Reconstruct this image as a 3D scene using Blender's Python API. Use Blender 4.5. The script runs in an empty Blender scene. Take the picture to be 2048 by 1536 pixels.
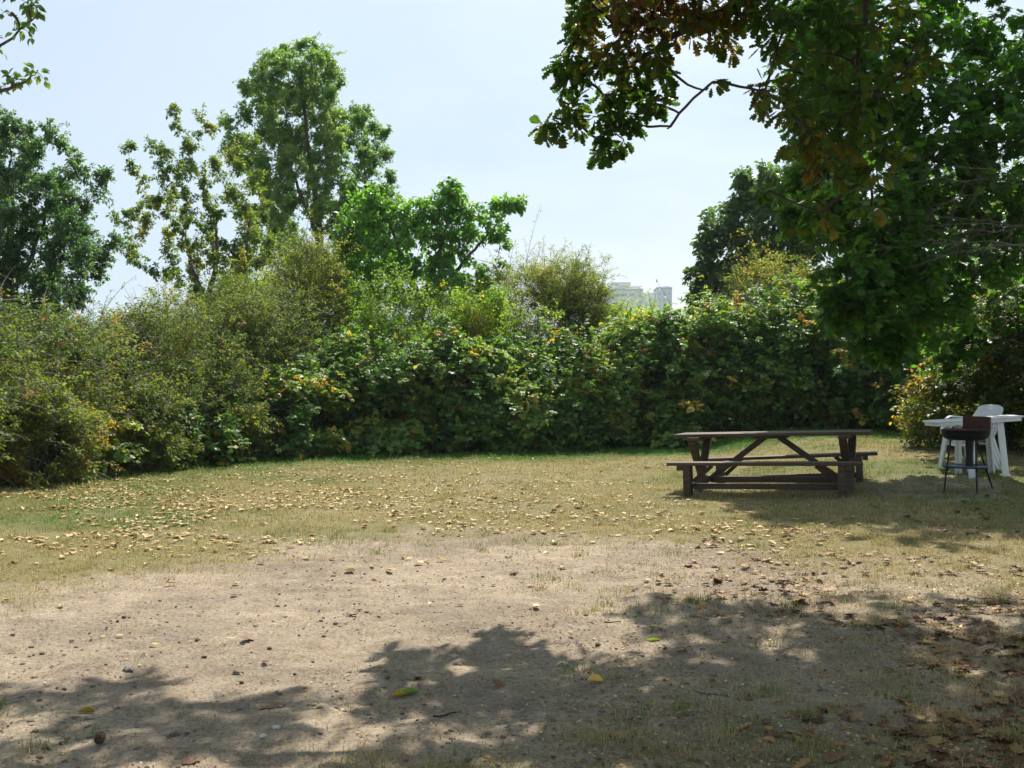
import bpy, math, random
import numpy as np
from mathutils import Vector, Matrix

R = math.radians
rng = np.random.default_rng(11)
random.seed(5)
scn = bpy.context.scene
COL = scn.collection
CAM_Z = 1.5
F = 2196.0            # focal length of the lens in photo pixels (2048 wide)


def at(px, py, d):
    """photo pixel and distance -> point in the place"""
    return np.array([(px - 1024) / F * d, d, CAM_Z - (py - 768) / F * d])


# ------------------------------------------------------------------ noise
def _hash(ix, iy, iz, seed):
    h = (ix * 374761393 + iy * 668265263 + iz * 2147483647 + seed * 1274126177) & 0xFFFFFFFF
    h = ((h ^ (h >> 13)) * 1274126177) & 0xFFFFFFFF
    h = h ^ (h >> 16)
    return (h & 0xFFFF) / 65535.0


def vnoise(p, f=1.0, seed=0):
    p = np.asarray(p, float) * f
    if p.shape[-1] == 2:
        p = np.concatenate([p, np.zeros(p.shape[:-1] + (1,))], -1)
    i = np.floor(p).astype(np.int64)
    u = p - i
    u = u * u * (3 - 2 * u)
    r = 0
    for dx in (0, 1):
        for dy in (0, 1):
            for dz in (0, 1):
                w = (u[..., 0] if dx else 1 - u[..., 0]) * (u[..., 1] if dy else 1 - u[..., 1]) * (u[..., 2] if dz else 1 - u[..., 2])
                r = r + w * _hash(i[..., 0] + dx, i[..., 1] + dy, i[..., 2] + dz, seed)
    return r


def fbm(p, f=1.0, seed=0, n=3):
    s, a, t = 0, 1.0, 0
    for k in range(n):
        s = s + a * vnoise(p, f * 2 ** k, seed + k)
        t += a
        a *= .5
    return s / t


def ss(a, b, x):
    t = np.clip((np.asarray(x, float) - a) / (b - a), 0, 1)
    return t * t * (3 - 2 * t)


def unit(v):
    v = np.asarray(v, float)
    return v / np.maximum(np.linalg.norm(v, axis=-1, keepdims=True), 1e-9)


# ------------------------------------------------------------------ terrain
def ground_z(x, y):
    x = np.asarray(x, float)
    y = np.asarray(y, float)
    z = .32 * ss(12.5, 19, y) * ss(3.5, 6.5, x)
    z = z + .04 * ss(2.3, 4.6, x) * ss(11.5, 14, y)
    p = np.stack([x, y], -1)
    z = z + (fbm(p, .35, 3, 2) - .5) * .05 * ss(2, 6, y)
    return z


YB_X = [-9, -3.44, -2.43, -1.06, -.1, 1.2, 2.7, 3.8, 7]
YB_Y = [5.6, 7.2, 8.7, 10.2, 10.1, 9.6, 9.0, 8.3, 7.5]


def dirt_amount(x, y):
    p = np.stack([x, y], -1)
    n = fbm(p, .75, 21, 4) - .5
    n2 = fbm(p, 3.1, 31, 2) - .5
    yb = np.interp(x, YB_X, YB_Y) + n * 2.2
    d = ss(2.9, -2.0, y - yb + n2 * 1.2)
    d = d * (1 - (.42 + .02 * ss(8, 6.5, y)) * ss(.3, 2.6, x + n * 2.4 + (6.5 - y) * .18))
    d = d * (1 - .55 * ss(5.2, 4.3, y + n * 1.2) * ss(-1.2, -.2, x))
    far = .22 * ss(.5, .75, fbm(p, .45, 77, 3) + .08)
    d = np.maximum(d, far * ss(24, 18, y))
    # worn earth about the table and the grill
    worn = .55 * np.exp(-(((x - 5.6) / 1.5) ** 2 + ((y - 14.6) / 1.3) ** 2))
    d = np.maximum(d, worn + n2 * .2 * (worn > .05))
    return np.clip(d + n2 * .5 * d * (1 - d) * 2, 0, 1)


def green_amount(x, y):
    p = np.stack([x, y], -1)
    yh = np.interp(x, HX, HY)                    # foot of the hedge
    g = ss(4.2, .8, (yh - y) + (fbm(p, .6, 51, 2) - .5) * 2.5) * ss(-8, -4.5, x)
    g = np.maximum(g, .55 * ss(.52, .72, fbm(p, .33, 91, 3)) * ss(8, 12, y))
    return np.clip(g, 0, 1)


HX = [-9.5, -7.3, -6.4, -5.6, -4.0, -1.3, 3.3, 6.0, 9.0, 12]
HY = [12.0, 15.7, 17.8, 21.0, 22.8, 23.6, 25.3, 25.6, 24.8, 23]


# ------------------------------------------------------------------ objects
def tag(o, label=None, cat=None, group=None, kind=None):
    if label: o["label"] = label
    if cat: o["category"] = cat
    if group: o["group"] = group
    if kind: o["kind"] = kind
    return o


def empty(name, loc, rz=0.0):
    o = bpy.data.objects.new(name, None)
    o.location = loc
    o.rotation_euler = (0, 0, rz)
    o.empty_display_size = .2
    COL.objects.link(o)
    return o


class Geo:
    """collects triangles / quads with one float per vertex (tint)"""

    def __init__(self):
        self.v, self.t, self.f3, self.f4, self.n = [], [], [], [], 0

    def add(self, v, f, tint=0.5):
        v = np.asarray(v, float).reshape(-1, 3)
        f = np.asarray(f, np.int64)
        if len(v) == 0 or len(f) == 0: return
        self.v.append(v)
        t = np.full(len(v), tint, float) if np.isscalar(tint) else np.asarray(tint, float).reshape(-1)
        self.t.append(t)
        (self.f3 if f.shape[1] == 3 else self.f4).append(f + self.n)
        self.n += len(v)

    def mesh(self, name, extra=None):
        me = bpy.data.meshes.new(name)
        v = np.concatenate(self.v).astype(np.float32)
        f3 = np.concatenate(self.f3) if self.f3 else np.zeros((0, 3), np.int64)
        f4 = np.concatenate(self.f4) if self.f4 else np.zeros((0, 4), np.int64)
        me.vertices.add(len(v))
        me.vertices.foreach_set("co", v.ravel())
        loops = np.concatenate([f3.ravel(), f4.ravel()]).astype(np.int32)
        me.loops.add(len(loops))
        me.loops.foreach_set("vertex_index", loops)
        me.polygons.add(len(f3) + len(f4))
        st = np.concatenate([np.arange(len(f3)) * 3, len(f3) * 3 + np.arange(len(f4)) * 4]).astype(np.int32)
        me.polygons.foreach_set("loop_start", st)
        a = me.attributes.new("tint", "FLOAT", "POINT")
        a.data.foreach_set("value", np.concatenate(self.t).astype(np.float32))
        for k, arr in (extra or {}).items():
            b = me.attributes.new(k, "FLOAT", "POINT")
            b.data.foreach_set("value", np.asarray(arr, np.float32))
        me.update(calc_edges=True)
        return me

    def build(self, name, mat, parent=None, smooth=False, extra=None, origin=None):
        """one mesh object; vertices are given in world space when ORIGIN (the parent's place) is set"""
        if origin is not None:
            self.v = [a - np.asarray(origin, float) for a in self.v]
        me = self.mesh(name, extra)
        me.materials.append(mat)
        if smooth:
            me.polygons.foreach_set("use_smooth", np.ones(len(me.polygons), bool))
        o = bpy.data.objects.new(name, me)
        COL.objects.link(o)
        if parent: o.parent = parent
        return o

    # solid shapes -------------------------------------------------
    def box(self, c, s, rot=None, bev=.0, tint=.5):
        """box with chamfered long edges when bev > 0"""
        hx, hy, hz = [k / 2 for k in s]
        if bev <= 0:
            v = np.array([[x, y, z] for x in (-hx, hx) for y in (-hy, hy) for z in (-hz, hz)])
            f = [[0, 1, 3, 2], [4, 6, 7, 5], [0, 4, 5, 1], [2, 3, 7, 6], [0, 2, 6, 4], [1, 5, 7, 3]]
            if rot is not None: v = v @ np.array(rot).T
            self.add(v + np.array(c), f, tint)
            return
        import bmesh
        bm = bmesh.new()
        bmesh.ops.create_cube(bm, size=1)
        bmesh.ops.scale(bm, vec=s, verts=bm.verts)
        bmesh.ops.bevel(bm, geom=bm.edges[:], offset=bev, segments=2, affect='EDGES', profile=.6)
        bmesh.ops.triangulate(bm, faces=bm.faces[:])
        bm.verts.index_update()
        v = np.array([q.co[:] for q in bm.verts])
        f = [[q.index for q in fc.verts] for fc in bm.faces]
        bm.free()
        if rot is not None: v = v @ np.array(rot).T
        self.add(v + np.array(c), f, tint)

    def beam(self, a, b, w, t, bev=.004, up=(0, 0, 1), tint=.5):
        """plank from a to b, W across, T thick along UP"""
        a, b = np.array(a, float), np.array(b, float)
        d = b - a
        L = np.linalg.norm(d)
        x = d / L
        y = np.cross(up, x); y /= np.linalg.norm(y)
        z = np.cross(x, y)
        self.box((a + b) / 2, (L, w, t), np.stack([x, y, z], 1), bev, tint)

    def tubes(self, P, Rr, sides=5, tint=.5, cap=True):
        P = np.asarray(P, float)
        if P.ndim == 2: P = P[None]
        Rr = np.asarray(Rr, float)
        N, k, _ = P.shape
        if N == 0: return
        if Rr.ndim == 1: Rr = np.broadcast_to(Rr, (N, k))
        T = unit(np.gradient(P, axis=1))
        ref = np.where(np.abs(T[:, :1, 2:3]) > .9, np.array([1., 0, 0]), np.array([0, 0, 1.]))
        A = unit(np.cross(T, np.broadcast_to(ref, T.shape)))
        B = np.cross(T, A)
        an = np.arange(sides) / sides * 2 * math.pi
        V = P[:, :, None] + Rr[:, :, None, None] * (np.cos(an)[:, None] * A[:, :, None] + np.sin(an)[:, None] * B[:, :, None])
        idx = np.arange(N * k * sides).reshape(N, k, sides)
        q = np.stack([idx[:, :-1], np.roll(idx, -1, 2)[:, :-1], np.roll(idx, -1, 2)[:, 1:], idx[:, 1:]], -1).reshape(-1, 4)
        tt = tint if np.isscalar(tint) else np.repeat(np.asarray(tint), k * sides)
        self.add(V.reshape(-1, 3), q, tt)

    def lathe(self, prof, c=(0, 0, 0), n=32, a0=0, a1=2 * math.pi, tint=.5):
        """profile of (r, z) turned about the vertical"""
        full = abs(a1 - a0 - 2 * math.pi) < 1e-6
        m = n if full else n + 1
        an = a0 + (a1 - a0) * np.arange(m) / n
        pr = np.array(prof, float)
        V = np.stack([pr[:, None, 0] * np.cos(an), pr[:, None, 0] * np.sin(an), np.broadcast_to(pr[:, None, 1], (len(pr), m))], -1)
        idx = np.arange(len(pr) * m).reshape(len(pr), m)
        if full:
            q = np.stack([idx[:-1], np.roll(idx, -1, 1)[:-1], np.roll(idx, -1, 1)[1:], idx[1:]], -1)
        else:
            q = np.stack([idx[:-1, :-1], idx[:-1, 1:], idx[1:, 1:], idx[1:, :-1]], -1)
        self.add(V.reshape(-1, 3) + np.array(c), q.reshape(-1, 4), tint)


# ------------------------------------------------------------------ materials
def new_mat(name):
    m = bpy.data.materials.new(name)
    m.use_nodes = True
    nt = m.node_tree
    nt.nodes.clear()
    out = nt.nodes.new("ShaderNodeOutputMaterial")
    return m, nt, out


def nd(nt, kind, **kw):
    n = nt.nodes.new(kind)
    for k, v in kw.items():
        setattr(n, k, v)
    return n


def ramp(nt, stops, fac=None, interp='LINEAR'):
    r = nt.nodes.new("ShaderNodeValToRGB")
    r.color_ramp.interpolation = interp
    e = r.color_ramp.elements
    while len(e) < len(stops): e.new(.5)
    for el, (p, c) in zip(e, stops):
        el.position = p
        el.color = (*c, 1) if len(c) == 3 else c
    if fac is not None: nt.links.new(fac, r.inputs[0])
    return r


def leaf_mat(name, stops, trans=.42, rough=.45, spec=.45, tcol=(1.2, 1.25, .5), tgain=2.3, gain=1.0):
    m, nt, out = new_mat(name)
    L = nt.links.new
    a = nd(nt, "ShaderNodeAttribute", attribute_name="tint")
    cr = ramp(nt, [(q, tuple(min(.9, k * gain) for k in c)) for q, c in stops], a.outputs["Fac"])
    p = nd(nt, "ShaderNodeBsdfPrincipled")
    p.inputs["Roughness"].default_value = rough
    p.inputs["Specular IOR Level"].default_value = spec
    L(cr.outputs[0], p.inputs["Base Color"])
    mul = nd(nt, "ShaderNodeMix", data_type='RGBA', blend_type='MULTIPLY')
    mul.inputs[0].default_value = 1
    L(cr.outputs[0], mul.inputs[6])
    mul.inputs[7].default_value = (tcol[0] * tgain, tcol[1] * tgain, tcol[2] * tgain, 1)
    tr = nd(nt, "ShaderNodeBsdfTranslucent")
    L(mul.outputs[2], tr.inputs["Color"])
    mx = nd(nt, "ShaderNodeMixShader")
    mx.inputs[0].default_value = trans
    L(p.outputs[0], mx.inputs[1])
    L(tr.outputs[0], mx.inputs[2])
    L(mx.outputs[0], out.inputs[0])
    return m


def plain_mat(name, c1, c2, scale=6, rough=.6, bump=.0, metal=0, spec=.4, detail=6, stretch=(1, 1, 1), c3=None, bscale=None):
    m, nt, out = new_mat(name)
    L = nt.links.new
    tc = nd(nt, "ShaderNodeTexCoord")
    mp = nd(nt, "ShaderNodeMapping")
    mp.inputs["Scale"].default_value = stretch
    L(tc.outputs["Object"], mp.inputs[0])
    n = nd(nt, "ShaderNodeTexNoise")
    n.inputs["Scale"].default_value = scale
    n.inputs["Detail"].default_value = detail
    n.inputs["Roughness"].default_value = .65
    L(mp.outputs[0], n.inputs["Vector"])
    st = [(.3, c1), (.7, c2)] if c3 is None else [(.25, c1), (.5, c2), (.72, c3)]
    cr = ramp(nt, st, n.outputs["Fac"])
    p = nd(nt, "ShaderNodeBsdfPrincipled")
    p.inputs["Roughness"].default_value = rough
    p.inputs["Metallic"].default_value = metal
    p.inputs["Specular IOR Level"].default_value = spec
    L(cr.outputs[0], p.inputs["Base Color"])
    if bump:
        b = nd(nt, "ShaderNodeBump")
        b.inputs["Strength"].default_value = bump
        b.inputs["Distance"].default_value = .01
        n2 = n
        if bscale:
            n2 = nd(nt, "ShaderNodeTexNoise")
            n2.inputs["Scale"].default_value = bscale
            n2.inputs["Detail"].default_value = 8
            L(mp.outputs[0], n2.inputs["Vector"])
        L(n2.outputs["Fac"], b.inputs["Height"])
        L(b.outputs[0], p.inputs["Normal"])
    L(p.outputs[0], out.inputs[0])
    return m


M = {}
M['bark'] = plain_mat("bark", (.055, .045, .035), (.14, .115, .09), 14, .85, .6, stretch=(1, 1, .25))
M['bark_pale'] = plain_mat("pale_bark", (.12, .11, .09), (.24, .22, .18), 14, .85, .5, stretch=(1, 1, .25))
M['bark_dark'] = plain_mat("dark_bark", (.03, .024, .018), (.075, .06, .045), 14, .85, .6, stretch=(1, 1, .25))
M['dead_twig'] = plain_mat("dead_twig", (.09, .078, .065), (.2, .175, .15), 9, .85, .3)
M['cane'] = plain_mat("bramble_cane", (.09, .065, .04), (.2, .15, .1), 9, .7, .2)
M['wood'] = plain_mat("weathered_wood", (.035, .023, .014), (.08, .054, .034), 5, .75, .5, stretch=(.35, 6, 6), c3=(.105, .08, .058))
M['black_iron'] = plain_mat("black_iron", (.008, .008, .009), (.022, .022, .026), 12, .5, .2, metal=.3)
M['blue_iron'] = plain_mat("blue_grey_iron", (.05, .075, .12), (.12, .16, .21), 12, .4, .1, metal=.4)
M['rust'] = plain_mat("rusty_steel", (.022, .011, .008), (.06, .024, .014), 16, .85, .5, c3=(.1, .042, .02))
M['plastic'] = plain_mat("white_plastic", (.66, .67, .68), (.8, .81, .82), 5, .38, .03)
M['stone'] = plain_mat("stone", (.12, .1, .085), (.26, .23, .2), 30, .9, .5)
M['clod'] = plain_mat("earth_clod", (.11, .088, .068), (.25, .2, .155), 40, .95, .6)
M['pale_stone'] = plain_mat("pale_stone", (.4, .39, .36), (.58, .57, .54), 30, .85, .3)
M['cone'] = plain_mat("cone_scale", (.11, .075, .05), (.24, .18, .12), 60, .8, .5)

G = lambda *c: c
# species colours: [0..~.8] greens, the last stretch yellow / brown leaves
M['poplar'] = leaf_mat("poplar_leaf", [(0, (.05, .10, .04)), (.5, (.085, .15, .05)), (.9, (.14, .20, .06)), (1, (.26, .25, .07))], .42, .45, .45, gain=1.25)
M['willow'] = leaf_mat("small_tree_leaf", [(0, (.03, .07, .035)), (.6, (.055, .11, .045)), (1, (.09, .15, .05))], .38, .42, .45, gain=1.3)
M['sparse'] = leaf_mat("thinning_leaf", [(0, (.05, .10, .025)), (.5, (.10, .155, .035)), (.85, (.19, .20, .045)), (1, (.28, .21, .05))], .42, .45, .4)
M['walnut'] = leaf_mat("broad_bright_leaf", [(0, (.045, .12, .02)), (.6, (.085, .19, .03)), (1, (.14, .25, .045))], .45, .42, .4, tgain=2.4)
M['olive'] = leaf_mat("olive_shrub_leaf", [(0, (.08, .115, .035)), (.45, (.13, .165, .04)), (.75, (.22, .22, .05)), (.92, (.30, .22, .05)), (1, (.30, .13, .05))], .44, .55, .3)
M['lime'] = leaf_mat("yellow_green_leaf", [(0, (.07, .14, .02)), (.5, (.14, .22, .03)), (.88, (.24, .28, .04)), (1, (.4, .32, .05))], .45, .55, .25, tgain=2.5, gain=1.15)
M['thicket'] = leaf_mat("thicket_leaf", [(0, (.035, .07, .015)), (.45, (.07, .115, .022)), (.8, (.14, .17, .03)), (.93, (.25, .17, .04)), (1, (.22, .09, .03))], .42, .55, .25, gain=.92)
M['bramble'] = leaf_mat("bramble_leaf", [(0, (.04, .09, .022)), (.45, (.085, .165, .035)), (.72, (.15, .23, .055)), (.84, (.22, .25, .05)), (.90, (.32, .27, .04)), (.95, (.42, .27, .04)), (1, (.26, .10, .03))], .38, .5, .36, tgain=2.2, gain=1.1)
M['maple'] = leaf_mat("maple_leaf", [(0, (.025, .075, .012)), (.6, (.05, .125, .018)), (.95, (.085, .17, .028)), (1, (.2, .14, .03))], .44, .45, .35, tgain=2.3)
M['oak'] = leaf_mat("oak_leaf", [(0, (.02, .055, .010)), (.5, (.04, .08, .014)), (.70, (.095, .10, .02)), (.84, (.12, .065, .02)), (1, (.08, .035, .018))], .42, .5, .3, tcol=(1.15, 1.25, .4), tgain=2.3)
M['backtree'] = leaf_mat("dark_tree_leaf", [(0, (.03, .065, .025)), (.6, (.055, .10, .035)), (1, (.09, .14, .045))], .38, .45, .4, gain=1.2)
M['yellowshrub'] = leaf_mat("yellowing_leaf", [(0, (.035, .07, .014)), (.5, (.075, .12, .022)), (.74, (.14, .17, .03)), (.88, (.36, .28, .04)), (1, (.30, .14, .03))], .42, .5, .35, tgain=1.8)
M['grass'] = leaf_mat("grass_blade", [(0, (.05, .16, .015)), (.22, (.095, .20, .028)), (.5, (.21, .205, .07)), (.78, (.33, .275, .125)), (1, (.44, .37, .21))], .3, .6, .25, tcol=(1.1, 1.08, .7), tgain=1.3)
M['litter'] = leaf_mat("fallen_leaf", [(0, (.10, .05, .025)), (.25, (.22, .10, .045)), (.5, (.40, .25, .09)), (.75, (.55, .43, .20)), (1, (.66, .57, .35))], .22, .6, .3, tcol=(1.1, 1, .7), tgain=1.2)


def ground_material():
    m, nt, out = new_mat("earth_and_dry_turf")
    L = nt.links.new
    tc = nd(nt, "ShaderNodeTexCoord")

    def noise(scale, detail=6, rough=.6):
        n = nd(nt, "ShaderNodeTexNoise")
        n.inputs["Scale"].default_value = scale
        n.inputs["Detail"].default_value = detail
        n.inputs["Roughness"].default_value = rough
        L(tc.outputs["Object"], n.inputs["Vector"])
        return n

    def mix(a, b, f, mode='MIX'):
        x = nd(nt, "ShaderNodeMix", data_type='RGBA', blend_type=mode)
        for s, v in ((x.inputs[0], f), (x.inputs[6], a), (x.inputs[7], b)):
            if isinstance(v, (int, float)): s.default_value = v
            elif isinstance(v, tuple): s.default_value = v
            else: L(v, s)
        return x.outputs[2]

    n1, n2, n3, n4 = noise(.8, 5), noise(5, 8, .7), noise(45, 6, .7), noise(160, 3, .6)
    dirt = ramp(nt, [(.3, (.245, .198, .15)), (.5, (.33, .275, .212)), (.7, (.40, .34, .27))], n2.outputs["Fac"])
    dirt2 = mix(dirt.outputs[0], ramp(nt, [(.36, (.5, .48, .46)), (.5, (.9, .89, .87)), (.62, (1.16, 1.14, 1.1))], n3.outputs["Fac"]).outputs[0], .8, 'MULTIPLY')
    dirt3 = mix(dirt2, ramp(nt, [(.38, (.66, .65, .66)), (.6, (1.1, 1.08, 1.04))], n1.outputs["Fac"]).outputs[0], .7, 'MULTIPLY')
    # small embedded stones
    vo = nd(nt, "ShaderNodeTexVoronoi", feature='F1')
    vo.inputs["Scale"].default_value = 26
    L(tc.outputs["Object"], vo.inputs["Vector"])
    spots = ramp(nt, [(.0, (1, 1, 1)), (.16, (1, 1, 1)), (.24, (0, 0, 0))], vo.outputs["Distance"])
    gate = nd(nt, "ShaderNodeMath", operation='MULTIPLY')
    sel = ramp(nt, [(.62, (0, 0, 0)), (.68, (1, 1, 1))], noise(9, 2).outputs["Fac"])
    L(spots.outputs[0], gate.inputs[0]); L(sel.outputs[0], gate.inputs[1])
    stone = ramp(nt, [(.2, (.10, .085, .075)), (.6, (.22, .2, .19)), (.9, (.4, .38, .36))], vo.outputs["Color"])
    dirt4 = mix(dirt3, stone.outputs[0], gate.outputs[0])
    turf = ramp(nt, [(.3, (.10, .09, .04)), (.5, (.185, .16, .075)), (.72, (.28, .235, .125))], n3.outputs["Fac"])
    turfg = mix(turf.outputs[0], (.075, .095, .03, 1), .0)
    at_g = nd(nt, "ShaderNodeAttribute", attribute_name="green")
    at_d = nd(nt, "ShaderNodeAttribute", attribute_name="dirt")
    gm = nd(nt, "ShaderNodeMath", operation='MULTIPLY'); gm.inputs[1].default_value = .85
    L(at_g.outputs["Fac"], gm.inputs[0])
    turfg = mix(turf.outputs[0], (.05, .10, .018, 1), gm.outputs[0])
    ed = nd(nt, "ShaderNodeMath", operation='ADD')
    jit = nd(nt, "ShaderNodeMath", operation='MULTIPLY_ADD'); jit.inputs[1].default_value = .5; jit.inputs[2].default_value = -.25
    L(n3.outputs["Fac"], jit.inputs[0])
    L(at_d.outputs["Fac"], ed.inputs[0]); L(jit.outputs[0], ed.inputs[1])
    fac = ramp(nt, [(.15, (0, 0, 0)), (.55, (1, 1, 1))], ed.outputs[0])
    col = mix(turfg, dirt4, fac.outputs[0])
    p = nd(nt, "ShaderNodeBsdfPrincipled")
    p.inputs["Roughness"].default_value = .95
    p.inputs["Specular IOR Level"].default_value = .1
    L(col, p.inputs["Base Color"])
    add = nd(nt, "ShaderNodeMath", operation='MULTIPLY_ADD')
    L(n3.outputs["Fac"], add.inputs[0]); add.inputs[1].default_value = 1.0
    a2 = nd(nt, "ShaderNodeMath", operation='MULTIPLY_ADD')
    L(n4.outputs["Fac"], a2.inputs[0]); a2.inputs[1].default_value = .35; L(gate.outputs[0], a2.inputs[2])
    L(a2.outputs[0], add.inputs[2])
    b = nd(nt, "ShaderNodeBump"); b.inputs["Strength"].default_value = .7; b.inputs["Distance"].default_value = .018
    L(add.outputs[0], b.inputs["Height"]); L(b.outputs[0], p.inputs["Normal"])
    L(p.outputs[0], out.inputs[0])
    return m


# ------------------------------------------------------------------ leaf shapes (x across, y along, z up)
def fan(outline):
    o = np.array(outline, float)
    c = o.mean(0)
    c[2] = -.03
    v = np.vstack([c, o])
    n = len(o)
    return v, np.array([[0, 1 + k, 1 + (k + 1) % n] for k in range(n)])


KITE = (np.array([[0, 0, 0], [.5, .42, .10], [0, 1, -.08], [-.5, .42, .10]]), np.array([[0, 1, 2], [0, 2, 3]]))
OVATE = (np.array([[0, 0, 0], [.46, .3, .09], [.40, .6, .08], [0, 1, -.10], [-.40, .6, .08], [-.46, .3, .09], [0, .45, 0]]),
         np.array([[0, 1, 6], [1, 2, 6], [2, 3, 6], [3, 4, 6], [4, 5, 6], [5, 0, 6]]))
_half = [(.03, 0), (.10, .14), (.22, .2), (.13, .30), (.34, .42), (.18, .52), (.40, .68), (.2, .74), (.25, .92), (.0, 1.0)]
OAK = fan([(x, y, .12 * x) for x, y in _half] + [(-x, y, .12 * x) for x, y in _half[-2::-1]])
_half = [(.02, .0), (.34, -.02), (.22, .16), (.6, .34), (.36, .46), (.5, .74), (.2, .66), (.0, 1.0)]
MAPLE = fan([(x, y, .15 * x) for x, y in _half] + [(-x, y, .15 * x) for x, y in _half[-2::-1]])


def _tri():
    V, Fc, n = [], [], 0
    for a, s in ((0, 1), (1.25, .8), (-1.25, .8)):
        v = KITE[0] * s * np.array([1.15, 1, 1])
        ca, sa = math.cos(a), math.sin(a)
        w = np.stack([v[:, 0] * ca + v[:, 1] * sa, -v[:, 0] * sa + v[:, 1] * ca + .12, v[:, 2] - .12 * abs(a) * v[:, 1]], 1)
        V.append(w); Fc.append(KITE[1] + n); n += 4
    return np.vstack(V), np.vstack(Fc)


TRIFOL = _tri()


def leaves(g, tpl, P, D, N, S, tint, wid=1.0):
    if len(P) == 0: return
    D = unit(D)
    N = unit(N - (N * D).sum(-1, keepdims=True) * D)
    W = np.cross(D, N)
    tv, tf = tpl
    S = np.broadcast_to(np.asarray(S, float), (len(P),))
    wid = np.broadcast_to(np.asarray(wid, float), (len(P),))
    V = P[:, None] + S[:, None, None] * (tv[None, :, 0:1] * wid[:, None, None] * W[:, None] + tv[None, :, 1:2] * D[:, None] + tv[None, :, 2:3] * N[:, None])
    Fc = (np.arange(len(P))[:, None, None] * len(tv) + tf[None]).reshape(-1, 3)
    g.add(V.reshape(-1, 3), Fc, np.repeat(np.broadcast_to(tint, (len(P),)), len(tv)))


def rand_dir(n):
    return unit(rng.normal(size=(n, 3)))


def bez(a, c, b, k):
    t = np.linspace(0, 1, k)[None, :, None]
    return (1 - t) ** 2 * a[:, None] + 2 * t * (1 - t) * c[:, None] + t * t * b[:, None]


# ------------------------------------------------------------------ trees
TWIGS = 1.7


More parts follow.
